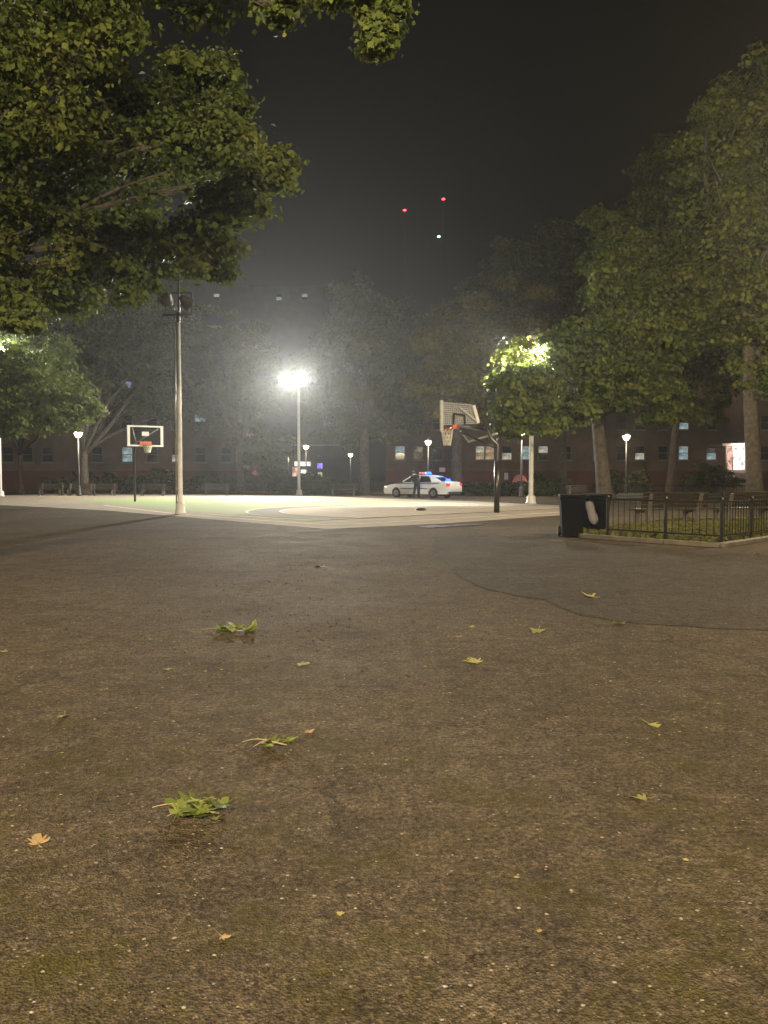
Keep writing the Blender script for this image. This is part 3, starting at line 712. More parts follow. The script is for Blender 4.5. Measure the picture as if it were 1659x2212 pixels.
street_light('tall street light standing behind the viewer to the right', 5.0, -13.0, 9.0, (-1, 1), STREET_W, (1.0, 0.79, 0.51))
street_light('tall street light standing behind the viewer to the left', -11.0, -9.0, 9.0, (1, 1), STREET_W * 0.8, (1.0, 0.79, 0.51))
street_light('tall street light out of view on the right, beyond the fenced bed', 15.5, 18.5, 9.0, (-1, 1), STREET_W * 0.42, (1.0, 0.80, 0.50))

# ------------------------------------------------------------------ basketball hoops
M_RIM = mat('orange_rim', (0.55, 0.13, 0.06), 0.45, var=0.1)
M_NET = mat('white_net', (0.72, 0.68, 0.58), 0.8)
M_STEEL = mat('perforated_steel', (0.27, 0.28, 0.30), 0.5, var=0.15)
M_FRAMEP = mat('pale_frame', (0.34, 0.345, 0.36), 0.5)
M_WHITE = mat('white_frame', (0.80, 0.78, 0.76), 0.45, var=0.05)
M_EDGE = mat('pale_edge', (0.5, 0.5, 0.5), 0.5)
M_DARKP = mat('dark_pole_paint', (0.016, 0.016, 0.018), 0.3, var=0.3)
def net_mesh(r, ln, n=12, rows=5, t=0.012):
    mb = MB()
    def P(i, k): a = 2 * math.pi * (k + 0.5 * (i % 2)) / n; s = i / rows; rr = r * (1 - 0.42 * s); return (rr * math.cos(a), rr * math.sin(a), -ln * s)
    for i in range(rows):
        for k in range(n):
            mb.path([P(i, k), P(i + 1, k)], t, 4, caps=False); mb.path([P(i, k), P(i + 1, k - 1 if i % 2 == 0 else k + 1)], t, 4, caps=False)
    return mb
# right hoop: board seen from behind, perforated steel, bent pole
RIMZ = 3.12
rim = PD(966, 927, 30.4); hb = G(1073, 1107.5)
hoop = thing('basketball_hoop', 'dark gooseneck hoop with perforated steel board seen from behind', 'basketball hoop', hb)
inv = lambda p: Vector(p) - Vector(hb)
n_dir = (Vector((rim.x, rim.y, 0)) - Vector((hb.x, hb.y, 0))); n_dir = Vector((-0.62, 0.78, 0)).normalized(); e_dir = Vector((n_dir.y, -n_dir.x, 0))
bd = 29.9
bc = inv(PD(985, 905, bd)); bc0 = bc
B0 = inv(PD(951, 903, bd - 0.55))      # board left edge mid
def board_pt(px, py):
    # point of the board plane seen at that pixel
    n = n_dir; p0 = Vector(hb) + bc0; d = ray(px, py); t = (p0 - _o).dot(n) / d.dot(n); return _o + d * t - Vector(hb)
c_tl, c_tr, c_br, c_bl = board_pt(955, 870), board_pt(1019, 876), board_pt(1031, 914), board_pt(955, 917)
# perforated sheet: strips across, strips down
sheet = MB(); nu, nv = 17, 10
def bl(u, v): return (c_tl * (1 - u) + c_tr * u) * (1 - v) + (c_bl * (1 - u) + c_br * u) * v
th = n_dir * 0.006
def strip(a, b, hw, ax):
    w_ = ax * hw
    sheet.add([a - w_ - th, b - w_ - th, b + w_ - th, a + w_ - th, a - w_ + th, b - w_ + th, b + w_ + th, a + w_ + th],
              [(0, 1, 2, 3), (7, 6, 5, 4), (0, 4, 5, 1), (2, 6, 7, 3)])
for i in range(nu + 1): strip(bl(i / nu, 0), bl(i / nu, 1), 0.018, e_dir)
for j in range(nv + 1): strip(bl(0, j / nv), bl(1, j / nv), 0.016, Vector((0, 0, 1)))
bo = sheet.build('backboard', M_STEEL, hoop)
def bar(name, p, q, w, d, m_, par):
    a = board_pt(*p) - n_dir * 0.05; b = board_pt(*q) - n_dir * 0.05; mb = MB(); x = (b - a).normalized().cross(n_dir).normalized() * w / 2; y = n_dir * d / 2
    mb.add([a - x - y, a + x - y, a + x + y, a - x + y, b - x - y, b + x - y, b + x + y, b - x + y], [(3, 2, 1, 0), (4, 5, 6, 7), (0, 1, 5, 4), (1, 2, 6, 5), (2, 3, 7, 6), (3, 0, 4, 7)])
    return mb.build(name, m_, par)
bar('edge_bar', (951.5, 865), (951.8, 932), 0.15, 0.06, M_FRAMEP, bo)
bar('edge_bar', (1020.5, 876), (1031, 914), 0.16, 0.06, M_EDGE, bo)
bar('top_bar', (956, 870), (1018, 875.5), 0.04, 0.05, M_STEEL, bo)
bar('brace', (990, 880), (1030, 912), 0.07, 0.04, M_STEEL, bo)
# target square frame
for p, q in (((978, 894), (1002, 897)), ((978, 894), (978, 918)), ((1002, 897), (1002, 920))): bar('target_bar', p, q, 0.07, 0.03, M_DARKP, bo)
rc = inv(rim)
ri = MB(); ri.path([rc + Vector((0.235 * math.cos(a), 0.235 * math.sin(a), 0)) for a in np.linspace(0, 2 * math.pi, 25)], 0.022, 8)
ri.build('rim', M_RIM, hoop)
a0 = board_pt(985, 921); pl = MB()
pl.path([a0, rc + (Vector((a0.x, a0.y, rc.z)) - rc).normalized() * 0.23], 0.05, 6); pl.box(a0 + Vector((0, 0, -0.02)), (0.42, 0.10, 0.16), rz=math.atan2(e_dir.y, e_dir.x)); pl.build('rim_bracket', M_RIM, hoop)
net_mesh(0.225, 0.62, 10, 4, 0.02).build('net', M_NET, hoop, loc=rc + Vector((0, 0, -0.02)))
# gooseneck
top = inv(PD(1062, 932, hb.y)); arm_e = board_pt(988, 920) - n_dir * 0.12
MB().path([(0, 0, 0), (0, 0, 1.1), (0, 0, 2.5), (top.x, top.y, top.z - 0.3), (top.x - .12, top.y, top.z + 0.02), (top.x - 0.42, top.y + .15, top.z + 0.12), arm_e], [0.08, 0.078, 0.075, 0.075, 0.075, 0.07, 0.06], 14).build('gooseneck_pole', M_DARKP, hoop)
MB().path([(0, -0.0, 2.35), (top.x - 0.35, top.y + .1, 2.62), board_pt(992, 935) - n_dir * 0.1, board_pt(990, 924) - n_dir * 0.1], 0.045, 8).build('lower_brace', M_DARKP, hoop)
MB().path([(0, 0, 2.9), board_pt(1000, 955) - n_dir * .3, board_pt(990, 930) - n_dir * 0.08], 0.04, 8).build('brace_strut', M_STEEL, hoop)
MB().path([(0, 0, 0.01), (0, 0, 1.9)], [0.105, 0.10], 14).build('padding', M_DARKP, hoop)

# left hoop: clear board with white frame, on its own pole behind
hl = PD(314, 942, 40.5); lh = thing('basketball_hoop', 'clear backboard hoop with white frame and short net on the left', 'basketball hoop', (hl.x - 0.95, hl.y + 1.1, 0))
nl = Vector((0.52, -0.85, 0)).normalized(); el = Vector((-nl.y, nl.x, 0)); base_l = Vector((hl.x - 0.95, hl.y + 1.1, 0))
bcl = hl - base_l; BW, BH = 1.86, 1.08
fr = MB(); rotl = math.atan2(el.y, el.x)
for s in (-1, 1):
    MB().box(bcl + el * s * (BW / 2 - 0.07), (0.14, 0.06, BH - 0.02), rz=rotl).build('frame_side', M_WHITE, lh)
    MB().box(bcl + Vector((0, 0, s * (BH / 2 - 0.035))), (BW + 0.01, 0.07, 0.08), rz=rotl).build('frame_rail', M_WHITE, lh)
m, nt, N = nodes_of('clear_acrylic'); out = N('ShaderNodeOutputMaterial'); gb = N('ShaderNodeBsdfGlossy'); gb.inputs['Roughness'].default_value = 0.05
tb = N('ShaderNodeBsdfTransparent'); tb.inputs['Color'].default_value = (0.86, 0.88, 0.87, 1); ms = N('ShaderNodeMixShader'); ms.inputs[0].default_value = 0.06
nt.links.new(tb.outputs[0], ms.inputs[1]); nt.links.new(gb.outputs[0], ms.inputs[2]); nt.links.new(ms.outputs[0], out.inputs[0]); M_ACR = m
MB().box(bcl, (BW - 0.28, 0.012, BH - 0.15), rz=rotl).build('clear_panel', M_ACR, lh)
MB().box(bcl + nl * 0.012 + Vector((0.0, 0, 0.12)), (0.36, 0.012, 0.22), rz=rotl).build('target_patch', M_WHITE, lh)
MB().path([bcl - nl * 0.08 + el * 0.72 + Vector((0, 0, 0.42)), bcl - nl * 0.1 - el * 0.55 + Vector((0, 0, -0.42))], 0.03, 6).build('back_brace', M_STEEL, lh)
MB().path([bcl - nl * 0.08 - el * 0.66 + Vector((0, 0, 0.45)), bcl - nl * 0.1 - el * 0.45 + Vector((0, 0, -0.42))], 0.03, 6).build('back_brace', M_CREAMD, lh)
rl = bcl + nl * 0.42 + Vector((0, 0, -0.50))
MB().path([rl + Vector((0.23 * math.cos(a), 0.23 * math.sin(a), 0)) for a in np.linspace(0, 2 * math.pi, 21)], 0.022, 8).build('rim', M_RIM, lh)
MB().box(bcl + nl * 0.05 + Vector((0, 0, -0.40)), (0.60, 0.05, 0.24), rz=rotl).build('rim_plate', M_RIM, lh)
net_mesh(0.22, 0.36, 12, 4, 0.022).build('net', M_NET, lh, loc=rl + Vector((0, 0, -0.02)))
MB().path([(0, 0, 0), (0, 0, 2.6), (0.1, -0.1, 3.05), bcl - nl * 0.12 + Vector((0, 0, -0.2))], [0.06, 0.055, 0.05, 0.045], 12).build('pole', M_DARKP, lh)

# ------------------------------------------------------------------ police car
M_CARW = mat('white_car_paint', (0.76, 0.77, 0.79), 0.25, var=0.04, coat=0.6)
M_CARG = mat('car_glass', (0.012, 0.014, 0.016), 0.06, var=0.2)
M_STRIPE = mat('blue_stripe', (0.035, 0.05, 0.32), 0.4, var=0.1)
M_TYRE = mat('tyre_rubber', (0.018, 0.018, 0.018), 0.8)
M_RIMS = mat('steel_wheel', (0.32, 0.31, 0.30), 0.35, metal=0.7)
M_TRIM = mat('black_trim', (0.02, 0.02, 0.022), 0.5)
M_TAIL = mat('tail_light', (0.5, 0.03, 0.05), 0.25, emit=(1.0, 0.05, 0.14), estr=0.75)
M_HEAD = mat('head_light', (0.8, 0.75, 0.75), 0.2, emit=(1.0, 0.72, 0.72), estr=1.3)
M_BLUEL = mat('blue_beacon', (0.05, 0.15, 0.8), 0.2, emit=(0.012, 0.06, 1.0), estr=7)
M_REDB = mat('red_beacon_dome', (0.6, 0.1, 0.08), 0.3, emit=(1.0, 0.14, 0.1), estr=0.45)
M_CLRB = mat('clear_beacon_dome', (0.6, 0.5, 0.42), 0.3, emit=(1.0, 0.7, 0.55), estr=0.3)
M_PLATE = mat('licence_plate', (0.6, 0.55, 0.3), 0.5)
th_c = R(180 - 37)
rear_near = G(937, 1076.2); 
car_c = Vector((0, 0, 0))
hx = Vector((math.cos(th_c), math.sin(th_c), 0)); hy = Vector((-hx.y, hx.x, 0))      # hy = car's left side (towards us)
# left rear wheel (local -1.45, +0.78) stands at rear_near
car_c = Vector((rear_near.x, rear_near.y, 0)) + hx * 1.45 - hy * 0.80
car = thing('police_car', 'white police sedan with blue stripes and flashing blue roof lights', 'police car', car_c, th_c)
def arch(cx, r=0.37, z0=0.24, n=9):
    a0 = math.asin((z0 - 0.33) / r)
    return [(cx + r * math.cos(a), 0.33 + r * math.sin(a)) for a in np.linspace(a0, math.pi - a0, n)]
bm = bmesh.new()
front = [(2.44, 0.24), (2.53, 0.36), (2.55, 0.52), (2.50, 0.66), (2.38, 0.76), (1.95, 0.86), (1.20, 0.96), (0.2, 0.99), (-1.0, 1.01), (-1.75, 1.04), (-2.2, 1.05), (-2.46, 1.02), (-2.53, 0.82), (-2.57, 0.62), (-2.55, 0.42), (-2.44, 0.26)]
outl = front + [( -1.45 - 0.37, 0.26)] + arch(-1.45)[::-1][0:] + arch(1.48)[::-1] + [(1.48 + 0.37, 0.24)]
oo = []
for p in outl:
    if not oo or (abs(p[0] - oo[-1][0]) + abs(p[1] - oo[-1][1])) > 0.02: oo.append(p)
outl = oo
ny = 8; ring_v = []
for j in range(ny + 1):
    s = -1 + 2 * j / ny; row = []
    for x, z in outl:
        hw = 0.925 * (1 - 0.10 * min(1, abs(x) / 2.55) ** 6)
        if z > 0.62: hw *= 1 - 0.10 * (z - 0.62) / 0.43
        if z < 0.36: hw *= 0.97
        zz = z + (0.035 * (1 - s * s) if z > 0.8 else 0); xx = x + (0.05 * (1 - s * s) * (1 if x > 0 else -1) if abs(x) > 2.3 else 0)
        row.append(bm.verts.new((xx, s * hw, zz)))
    ring_v.append(row)
n = len(outl)
for j in range(ny):
    for i in range(n): bm.faces.new((ring_v[j][i], ring_v[j][(i + 1) % n], ring_v[j + 1][(i + 1) % n], ring_v[j + 1][i]))
bm.faces.new(ring_v[0][::-1]); bm.faces.new(ring_v[ny])
bmesh.ops.recalc_face_normals(bm, faces=bm.faces)
me = bpy.data.meshes.new('body'); bm.to_mesh(me); bm.free(); me.materials.append(M_CARW)
bo_ = bpy.data.objects.new('body', me); C.objects.link(bo_); bo_.parent = car
bv = bo_.modifiers.new('bevel', 'BEVEL'); bv.width = 0.05; bv.segments = 3; bv.limit_method = 'ANGLE'; bv.angle_limit = R(50)
for p in me.polygons: p.use_smooth = True
# greenhouse
gh_b = [(1.22, 0.70, 0.955), (0.2, 0.80, 0.99), (-1.0, 0.80, 1.01), (-1.95, 0.70, 1.04)]
gh_t = [(0.42, 0.56, 1.42), (0.0, 0.60, 1.455), (-0.75, 0.60, 1.45), (-1.22, 0.55, 1.40)]
gm = MB(); vs = []
for x, w_, z in gh_b: vs += [(x, w_, z), (x, -w_, z)]
for x, w_, z in gh_t: vs += [(x, w_, z), (x, -w_, z)]
fs = []
for i in range(3):
    a, b_, c_, d_ = 2 * i, 2 * i + 2, 8 + 2 * i + 2, 8 + 2 * i
    fs += [(a, b_, c_, d_), (d_ + 1, c_ + 1, b_ + 1, a + 1)]
    fs.append((d_, c_, c_ + 1, d_ + 1))
fs += [(0, 8, 9, 1), (6, 7, 15, 14)]
gm.add(vs, fs); gm.build('windows', M_CARG, car)
rf = MB(); vs = []
for x, w_, z in [(0.50, 0.54, 1.415)] + gh_t[1:3] + [(-1.32, 0.53, 1.39)]:
    vs += [(x, w_ + 0.02, z + 0.005), (x, w_ * 0.5, z + 0.04), (x, -w_ * 0.5, z + 0.04), (x, -w_ - 0.02, z + 0.005), (x, -w_ - 0.02, z - 0.03), (x, w_ + 0.02, z - 0.03)]
fs = []
for i in range(3):
    for k in range(6): fs.append((6 * i + k, 6 * i + (k + 1) % 6, 6 * i + 6 + (k + 1) % 6, 6 * i + 6 + k))
fs += [(5, 4, 3, 2, 1, 0), (18, 19, 20, 21, 22, 23)]
rf.add(vs, fs, True); rf.build('roof', M_CARW, car)
for s in (1, -1):
    MB().path([(1.26, s * 0.71, 0.95), (0.46, s * 0.57, 1.41)], [0.045, 0.04], 8).build('pillar', M_CARW, car)
    MB().path([(-0.30, s * 0.805, 0.99), (-0.33, s * 0.605, 1.45)], [0.045, 0.04], 8).build('pillar', M_TRIM, car)
    q = MB(); q.add([(-1.30, s * 0.806, 1.0), (-2.02, s * 0.715, 1.03), (-1.30, s * 0.555, 1.395), (-0.95, s * 0.600, 1.435), (-1.30, s * 0.76, 1.0), (-2.02, s * 0.65, 1.03), (-1.30, s * 0.5, 1.395), (-0.95, s * 0.55, 1.435)],
                  [(0, 1, 2, 3), (7, 6, 5, 4), (0, 4, 5, 1), (1, 5, 6, 2), (2, 6, 7, 3), (3, 7, 4, 0)])
    q.build('rear_pillar', M_CARW, car)
    MB().path([(1.22, s * 0.80, 0.985), (0.2, s * 0.825, 1.0), (-1.0, s * 0.825, 1.015), (-1.9, s * 0.78, 1.045)], 0.02, 6).build('belt_trim', M_TRIM, car)
    # stripes just proud of the flanks
    for z0, hgt, xa, xb in ((0.585, 0.055, 1.10, -1.06), (0.905, 0.05, 1.55, -1.9)):
        sm = MB(); vs = []
        xs_ = np.linspace(xa, xb, 8)
        for x in xs_:
            zb = z0 + (0.0 if z0 < 0.7 else 0.03 * (xa - x) / (xa - xb))
            for z in (zb, zb + hgt):
                hw = 0.925 * (1 - 0.10 * min(1, abs(x) / 2.55) ** 6) * (1 - (0.10 * (z - 0.62) / 0.43 if z > 0.62 else 0))
                vs.append((x, s * (hw + 0.008), z))
        sm.add(vs, [(2 * i, 2 * i + 1, 2 * i + 3, 2 * i + 2) for i in range(7)]); sm.build('stripe', M_STRIPE, car)
    for x in (0.42, -0.62):
        MB().box((x, s * 0.905, 0.86), (0.20, 0.03, 0.035)).build('door_handle', M_CARW, car)
    for x0 in (1.08, -0.28, -1.12):
        MB().path([(x0, s * 0.93, 0.34), (x0, s * 0.932, 0.6), (x0 - 0.02, s * 0.88, 0.95)], 0.007, 4).build('door_seam', M_TRIM, car)
    MB().box((1.02, s * 0.93, 1.04), (0.12, 0.20, 0.13)).build('mirror', M_TRIM, car, bevel=0.03)
    MB().box((2.36, s * 0.66, 0.69), (0.30, 0.34, 0.14), rz=R(-22 * s)).build('headlight', M_HEAD, car, bevel=0.03)
    MB().box((-2.46, s * 0.64, 0.84), (0.20, 0.38, 0.20), rz=R(14 * s)).build('tail_light', M_TAIL, car, bevel=0.03)
    for x in (1.48, -1.45):
        wh = MB(); prof = [(0.20, -0.09), (0.31, -0.105), (0.335, -0.07), (0.335, 0.07), (0.31, 0.105), (0.20, 0.09)]
        vs = []; fs = []; nn = 20
        for r_, y_ in prof:
            for k in range(nn): a = 2 * math.pi * k / nn; vs.append((x + r_ * math.cos(a), s * 0.80 + y_, 0.335 + r_ * math.sin(a)))
        for i in range(5):
            for k in range(nn): fs.append((i * nn + k, i * nn + (k + 1) % nn, (i + 1) * nn + (k + 1) % nn, (i + 1) * nn + k))
        wh.add(vs, fs, True); w_o = wh.build('wheel', M_TYRE, car)
        rm = MB(); vs = []; fs = []
        for r_, y_ in ((0.205, 0.085), (0.19, 0.06), (0.10, 0.04), (0.07, 0.075), (0.0, 0.08)):
            for k in range(nn): a = 2 * math.pi * k / nn; vs.append((x + r_ * math.cos(a), s * (0.80 + y_), 0.335 + r_ * math.sin(a)))
        for i in range(4):
            for k in range(nn): fs.append((i * nn + k, i * nn + (k + 1) % nn, (i + 1) * nn + (k + 1) % nn, (i + 1) * nn + k))
        rm.add(vs, fs, True); rm.build('rim', M_RIMS, w_o)
        MB().box((x, s * 0.55, 0.40), (0.70, 0.30, 0.5)).build('wheel_well', M_TRIM, car)
MB().box((-2.60, 0, 0.36), (0.10, 1.5, 0.10)).build('bumper_trim', M_TRIM, car, bevel=0.02)
MB().box((-2.585, 0, 0.66), (0.02, 0.42, 0.16)).build('licence_plate', M_PLATE, car)
MB().box((-2.54, 0, 0.86), (0.03, 0.9, 0.03)).build('trunk_trim', M_RIMS, car)
MB().box((2.56, 0, 0.60), (0.05, 0.9, 0.16)).build('grille', M_TRIM, car, bevel=0.02)
lbz = 1.50
lbar = MB().box((-0.25, 0, lbz + 0.02), (0.28, 1.16, 0.06)).build('light_bar', M_TRIM, car, bevel=0.02)
def dome(name, c, s, m_, par):
    mb = MB().box(c, s, taper=0.82); return mb.build(name, m_, par, bevel=0.03)
dome('red_dome', (-0.25, 0.40, lbz + 0.11), (0.26, 0.34, 0.12), M_REDB, lbar)
dome('clear_dome', (-0.25, 0.08, lbz + 0.10), (0.24, 0.24, 0.11), M_CLRB, lbar)
dome('blue_dome', (-0.25, -0.38, lbz + 0.12), (0.28, 0.40, 0.15), M_BLUEL, lbar)
dome('rear_blue_light', (-1.98, -0.05, 1.16), (0.16, 0.46, 0.14), M_BLUEL, car)
lamp('blue_flash', 'POINT', (-0.25, -0.40, lbz + 0.6), 260, (0.03, 0.15, 1.0), car, 0.08)
lamp('blue_flash', 'POINT', (-2.05, -0.05, 1.55), 90, (0.03, 0.15, 1.0), car, 0.08)

# ------------------------------------------------------------------ officer leaning on the car door
M_UNI = mat('dark_uniform', (0.018, 0.019, 0.024), 0.8, var=0.3, scale=12)
M_SKIN = mat('skin', (0.42, 0.26, 0.18), 0.55, var=0.08)
M_HAIR = mat('dark_hair', (0.03, 0.022, 0.018), 0.7)
M_SHOE = mat('black_shoe', (0.01, 0.01, 0.01), 0.35)
pb = Vector((G(901, 1076.6).x, G(901, 1076.6).y, 0))
def person():
    # local: +x to the right in the photo, +y away from the viewer; he faces the car (away/left) and leans on it
    V = [(0, 0, 0.96), (-0.06, 0.05, 1.14), (-0.12, 0.10, 1.32), (-0.16, 0.13, 1.44), (-0.19, 0.16, 1.52), (-0.21, 0.18, 1.60), (-0.22, 0.19, 1.69),   # 0 pelvis 1 waist 2 chest 3 upper 4 neck 5 head 6 crown
         (0.06, 0.15, 1.42), (0.05, 0.30, 1.17), (-0.08, 0.48, 1.10),              # right arm (far-right) 7 8 9
         (-0.34, 0.06, 1.40), (-0.46, 0.16, 1.16), (-0.44, 0.40, 1.09),            # left arm 10 11 12
         (0.09, 0.0, 0.90), (0.10, -0.04, 0.50), (0.11, 0.0, 0.10), (0.10, 0.15, 0.04),   # right leg 13-16
         (-0.09, 0.02, 0.90), (-0.17, 0.03, 0.50), (-0.24, 0.02, 0.10), (-0.26, 0.17, 0.04)]  # left leg 17-20
    Ed = [(0, 1), (1, 2), (2, 3), (3, 4), (4, 5), (5, 6), (3, 7), (7, 8), (8, 9), (3, 10), (10, 11), (11, 12), (0, 13), (13, 14), (14, 15), (15, 16), (0, 17), (17, 18), (18, 19), (19, 20)]
    Rr = [.185, .18, .20, .15, .06, .095, .08, .085, .065, .045, .085, .065, .045, .125, .10, .08, .06, .125, .10, .08, .06]
    me = bpy.data.meshes.new('b'); me.from_pydata(V, Ed, []); ob = bpy.data.objects.new('b', me); C.objects.link(ob)
    sk = ob.modifiers.new('s', 'SKIN'); sk.use_smooth_shade = True
    for i, r_ in enumerate(Rr): me.skin_vertices[0].data[i].radius = (r_, r_); me.skin_vertices[0].data[i].use_root = (i == 0)
    sb = ob.modifiers.new('u', 'SUBSURF'); sb.levels = 2; sb.render_levels = 2
    dg = bpy.context.evaluated_depsgraph_get(); ev = ob.evaluated_get(dg); out = bpy.data.meshes.new_from_object(ev)
    bpy.data.objects.remove(ob)
    for m_ in (M_UNI, M_SKIN, M_SHOE): out.materials.append(m_)
    neck = Vector(V[4]); hands = [Vector(V[9]), Vector(V[12])]
    for p in out.polygons:
        c = Vector(p.center); p.use_smooth = True; p.material_index = 0
        if c.z > neck.z - 0.02 and (c - Vector(V[5])).length < 0.22: p.material_index = 1
        for h, e in ((V[9], V[8]), (V[12], V[11])):
            if (c - Vector(h)).length < 0.20: p.material_index = 1
        if c.z < 0.09: p.material_index = 2
    return out, V
pme, PV = person()
pm_ = [x for x in pme.materials]
person_o = thing('person', 'person in dark uniform leaning with both arms on the police car door', 'person', pb, R(-10))
body = bpy.data.objects.new('body', pme); C.objects.link(body); body.parent = person_o
hd = Vector(PV[5])
hm = MB(); hm.lathe([(0.085, 0.02), (0.106, 0.045), (0.104, 0.085), (0.08, 0.12), (0.03, 0.14)], (hd.x + 0.005, hd.y - 0.015, hd.z), 14).build('hair', M_HAIR, person_o)
fm_ = MB(); f0 = hd + Vector((-0.055, 0.07, 0.0)); fm_.path([f0, f0 + Vector((-0.025, 0.035, -0.03))], [0.012, 0.016], 6).build('nose', M_SKIN, person_o)
for dx in (-0.085, 0.075): MB().lathe([(0.006, -0.03), (0.016, -0.015), (0.018, 0.015), (0.006, 0.03)], (hd.x + dx, hd.y - 0.01 + (0.03 if dx > 0 else -0.03), hd.z), 8).build('ear', M_SKIN, person_o)
for h, d0 in ((PV[9], Vector((-0.25, 0.9, -0.1))), (PV[12], Vector((0.05, 1, -0.1)))):
    h = Vector(h); d0 = d0.normalized(); sd = d0.cross(Vector((0, 0, 1))).normalized()
    for k, ln in enumerate((0.07, 0.085, 0.09, 0.08)):
        s0 = h + d0 * 0.03 + sd * (k - 1.5) * 0.021
        MB().path([s0, s0 + d0 * ln * .55 + Vector((0, 0, -0.004)), s0 + d0 * ln + Vector((0, 0, -0.025))], [0.011, 0.010, 0.008], 6).build('finger', M_SKIN, person_o)
    MB().path([h + sd * 0.03, h + sd * 0.06 + d0 * 0.04, h + sd * 0.055 + d0 * 0.075], [0.013, 0.012, 0.009], 6).build('thumb', M_SKIN, person_o)
bl_ = MB(); bl_.path([(0.165 * math.cos(a) - 0.02, 0.14 * math.sin(a) + 0.015, 1.02) for a in np.linspace(0, 2 * math.pi, 15)], 0.028, 6); bl_.build('duty_belt', M_SHOE, person_o)
MB().box((0.16, 0.02, 0.95), (0.06, 0.10, 0.17)).build('holster', M_SHOE, person_o, bevel=0.015)

# ------------------------------------------------------------------ enclosure on the right: kerb, lawn, fence
fence_px = [(1262, 1160), (1333, 1165.5), (1437, 1173), (1557, 1181), (1622, 1171), (1690, 1161)]
kb = [G(x, y + 5) for x, y in fence_px]
lawn_pts = [G(1240, 1156), *[G(x, y) for x, y in fence_px[1:]], G(1900, 1150), G(1900, 1120), G(1500, 1122), G(1380, 1140), G(1290, 1148)]
tag(flat('lawn', lawn_pts, 0.06, M_GRASSB), 'small worn grass bed inside the low fence', kind='structure')
def kerb(pts, w=0.15, h=0.085, name='kerb'):
    mb = MB(); P = [Vector((p[0], p[1], 0)) for p in pts]
    for a, b_ in zip(P[:-1], P[1:]):
        ln = (b_ - a).length; k = max(1, int(ln / 1.5))
        for i in range(k):
            s = a + (b_ - a) * ((i + 0.004) / k); e = a + (b_ - a) * ((i + 0.996) / k); c = (s + e) / 2
            mb.box((c.x, c.y, h / 2), ((e - s).length, w, h), rz=math.atan2(b_.y - a.y, b_.x - a.x))
    return tag(mb.build(name, M_KERB, bevel=0.012), 'low concrete kerb', kind='structure')
kerb([G(1234, 1157)] + [G(x, y + 2) for x, y in fence_px] + [G(1900, 1150)])
def fence(label, pts, H=0.72, base=0.10, picket=0.125, stuff=False, extra=None, post_r=0.032, rail=0.02):
    P = [Vector((p[0], p[1], base)) for p in pts]
    t = thing('fence', label, 'fence', P[0])
    O = P[0]
    pk = MB().path([(0, 0, 0.10), (0, 0, H - 0.02)], 0.009 if not stuff else 0.012, 5); pmesh = to_mesh(pk, 'picket', M_BLACK)
    po = MB().path([(0, 0, -base), (0, 0, H + 0.03)], post_r, 8).lathe([(post_r * 1.3, H + 0.03), (post_r * 1.4, H + 0.05), (0.01, H + 0.09)], n=8); pom = to_mesh(po, 'post', M_BLACK)
    allp = MB()
    for i, p in enumerate(P): share('post', pom, t, p - O)
    for a, b_ in zip(P[:-1], P[1:]):
        a = a - O; b_ = b_ - O; ln = (b_ - a).length; rz = math.atan2(b_.y - a.y, b_.x - a.x); c = (a + b_) / 2
        for z in (0.10, H):
            MB().box((c.x, c.y, z), (ln, rail * 2, rail * 1.6), rz=rz).build('rail', M_BLACK, t)
        k = int(ln / picket)
        for i in range(1, k):
            q = a + (b_ - a) * (i / k)
            if stuff: allp.path([q + Vector((0, 0, 0.1)), q + Vector((0, 0, H - 0.02))], 0.011, 4)
            else: share('picket', pmesh, t, q)
    if stuff: tag(allp.build('pickets', M_BLACK, t), kind='stuff')
    return t
fence('low black picket fence around the grass bed beside the bins', [G(1312, 1163.5)] + [G(x, y) for x, y in fence_px[2:]] + [G(1800, 1152)])
def line_px(p0, p1, n): return [G(p0[0] + (p1[0] - p0[0]) * i / n, p0[1] + (p1[1] - p0[1]) * i / n) for i in range(n + 1)]
fence('low dark fence along the path behind the thick trunk', [G(1330, 1079), G(1400, 1078.6), G(1480, 1078), G(1560, 1077), G(1640, 1076)], stuff=True)
fence('low dark fence behind the police car and the lamp', [G(800, 1068.5), G(900, 1069), G(1000, 1069.5), G(1060, 1070), G(1120, 1070.4), G(1180, 1071)], H=0.85, stuff=True)
fence('low dark fence running behind the far side of the court', [G(130, 1064.8), G(220, 1065), G(310, 1065), G(400, 1065), G(490, 1065.3), G(580, 1065.8), G(680, 1066.5), G(790, 1067.5)], H=0.85, stuff=True)
# lawns behind
for pts, z in (([G(-500, 1064.2), G(790, 1066.8), G(790, 1062.5), G(-700, 1060.5)], 0.05), ([G(800, 1068), G(1190, 1070.5), G(1210, 1063), G(800, 1062)], 0.05), ([G(1320, 1078.2), G(1900, 1074.4), G(1950, 1063.5), G(1340, 1064)], 0.05)):
    tag(flat('lawn', pts, z, M_GRASSB), 'dim grass behind the fence', kind='structure')
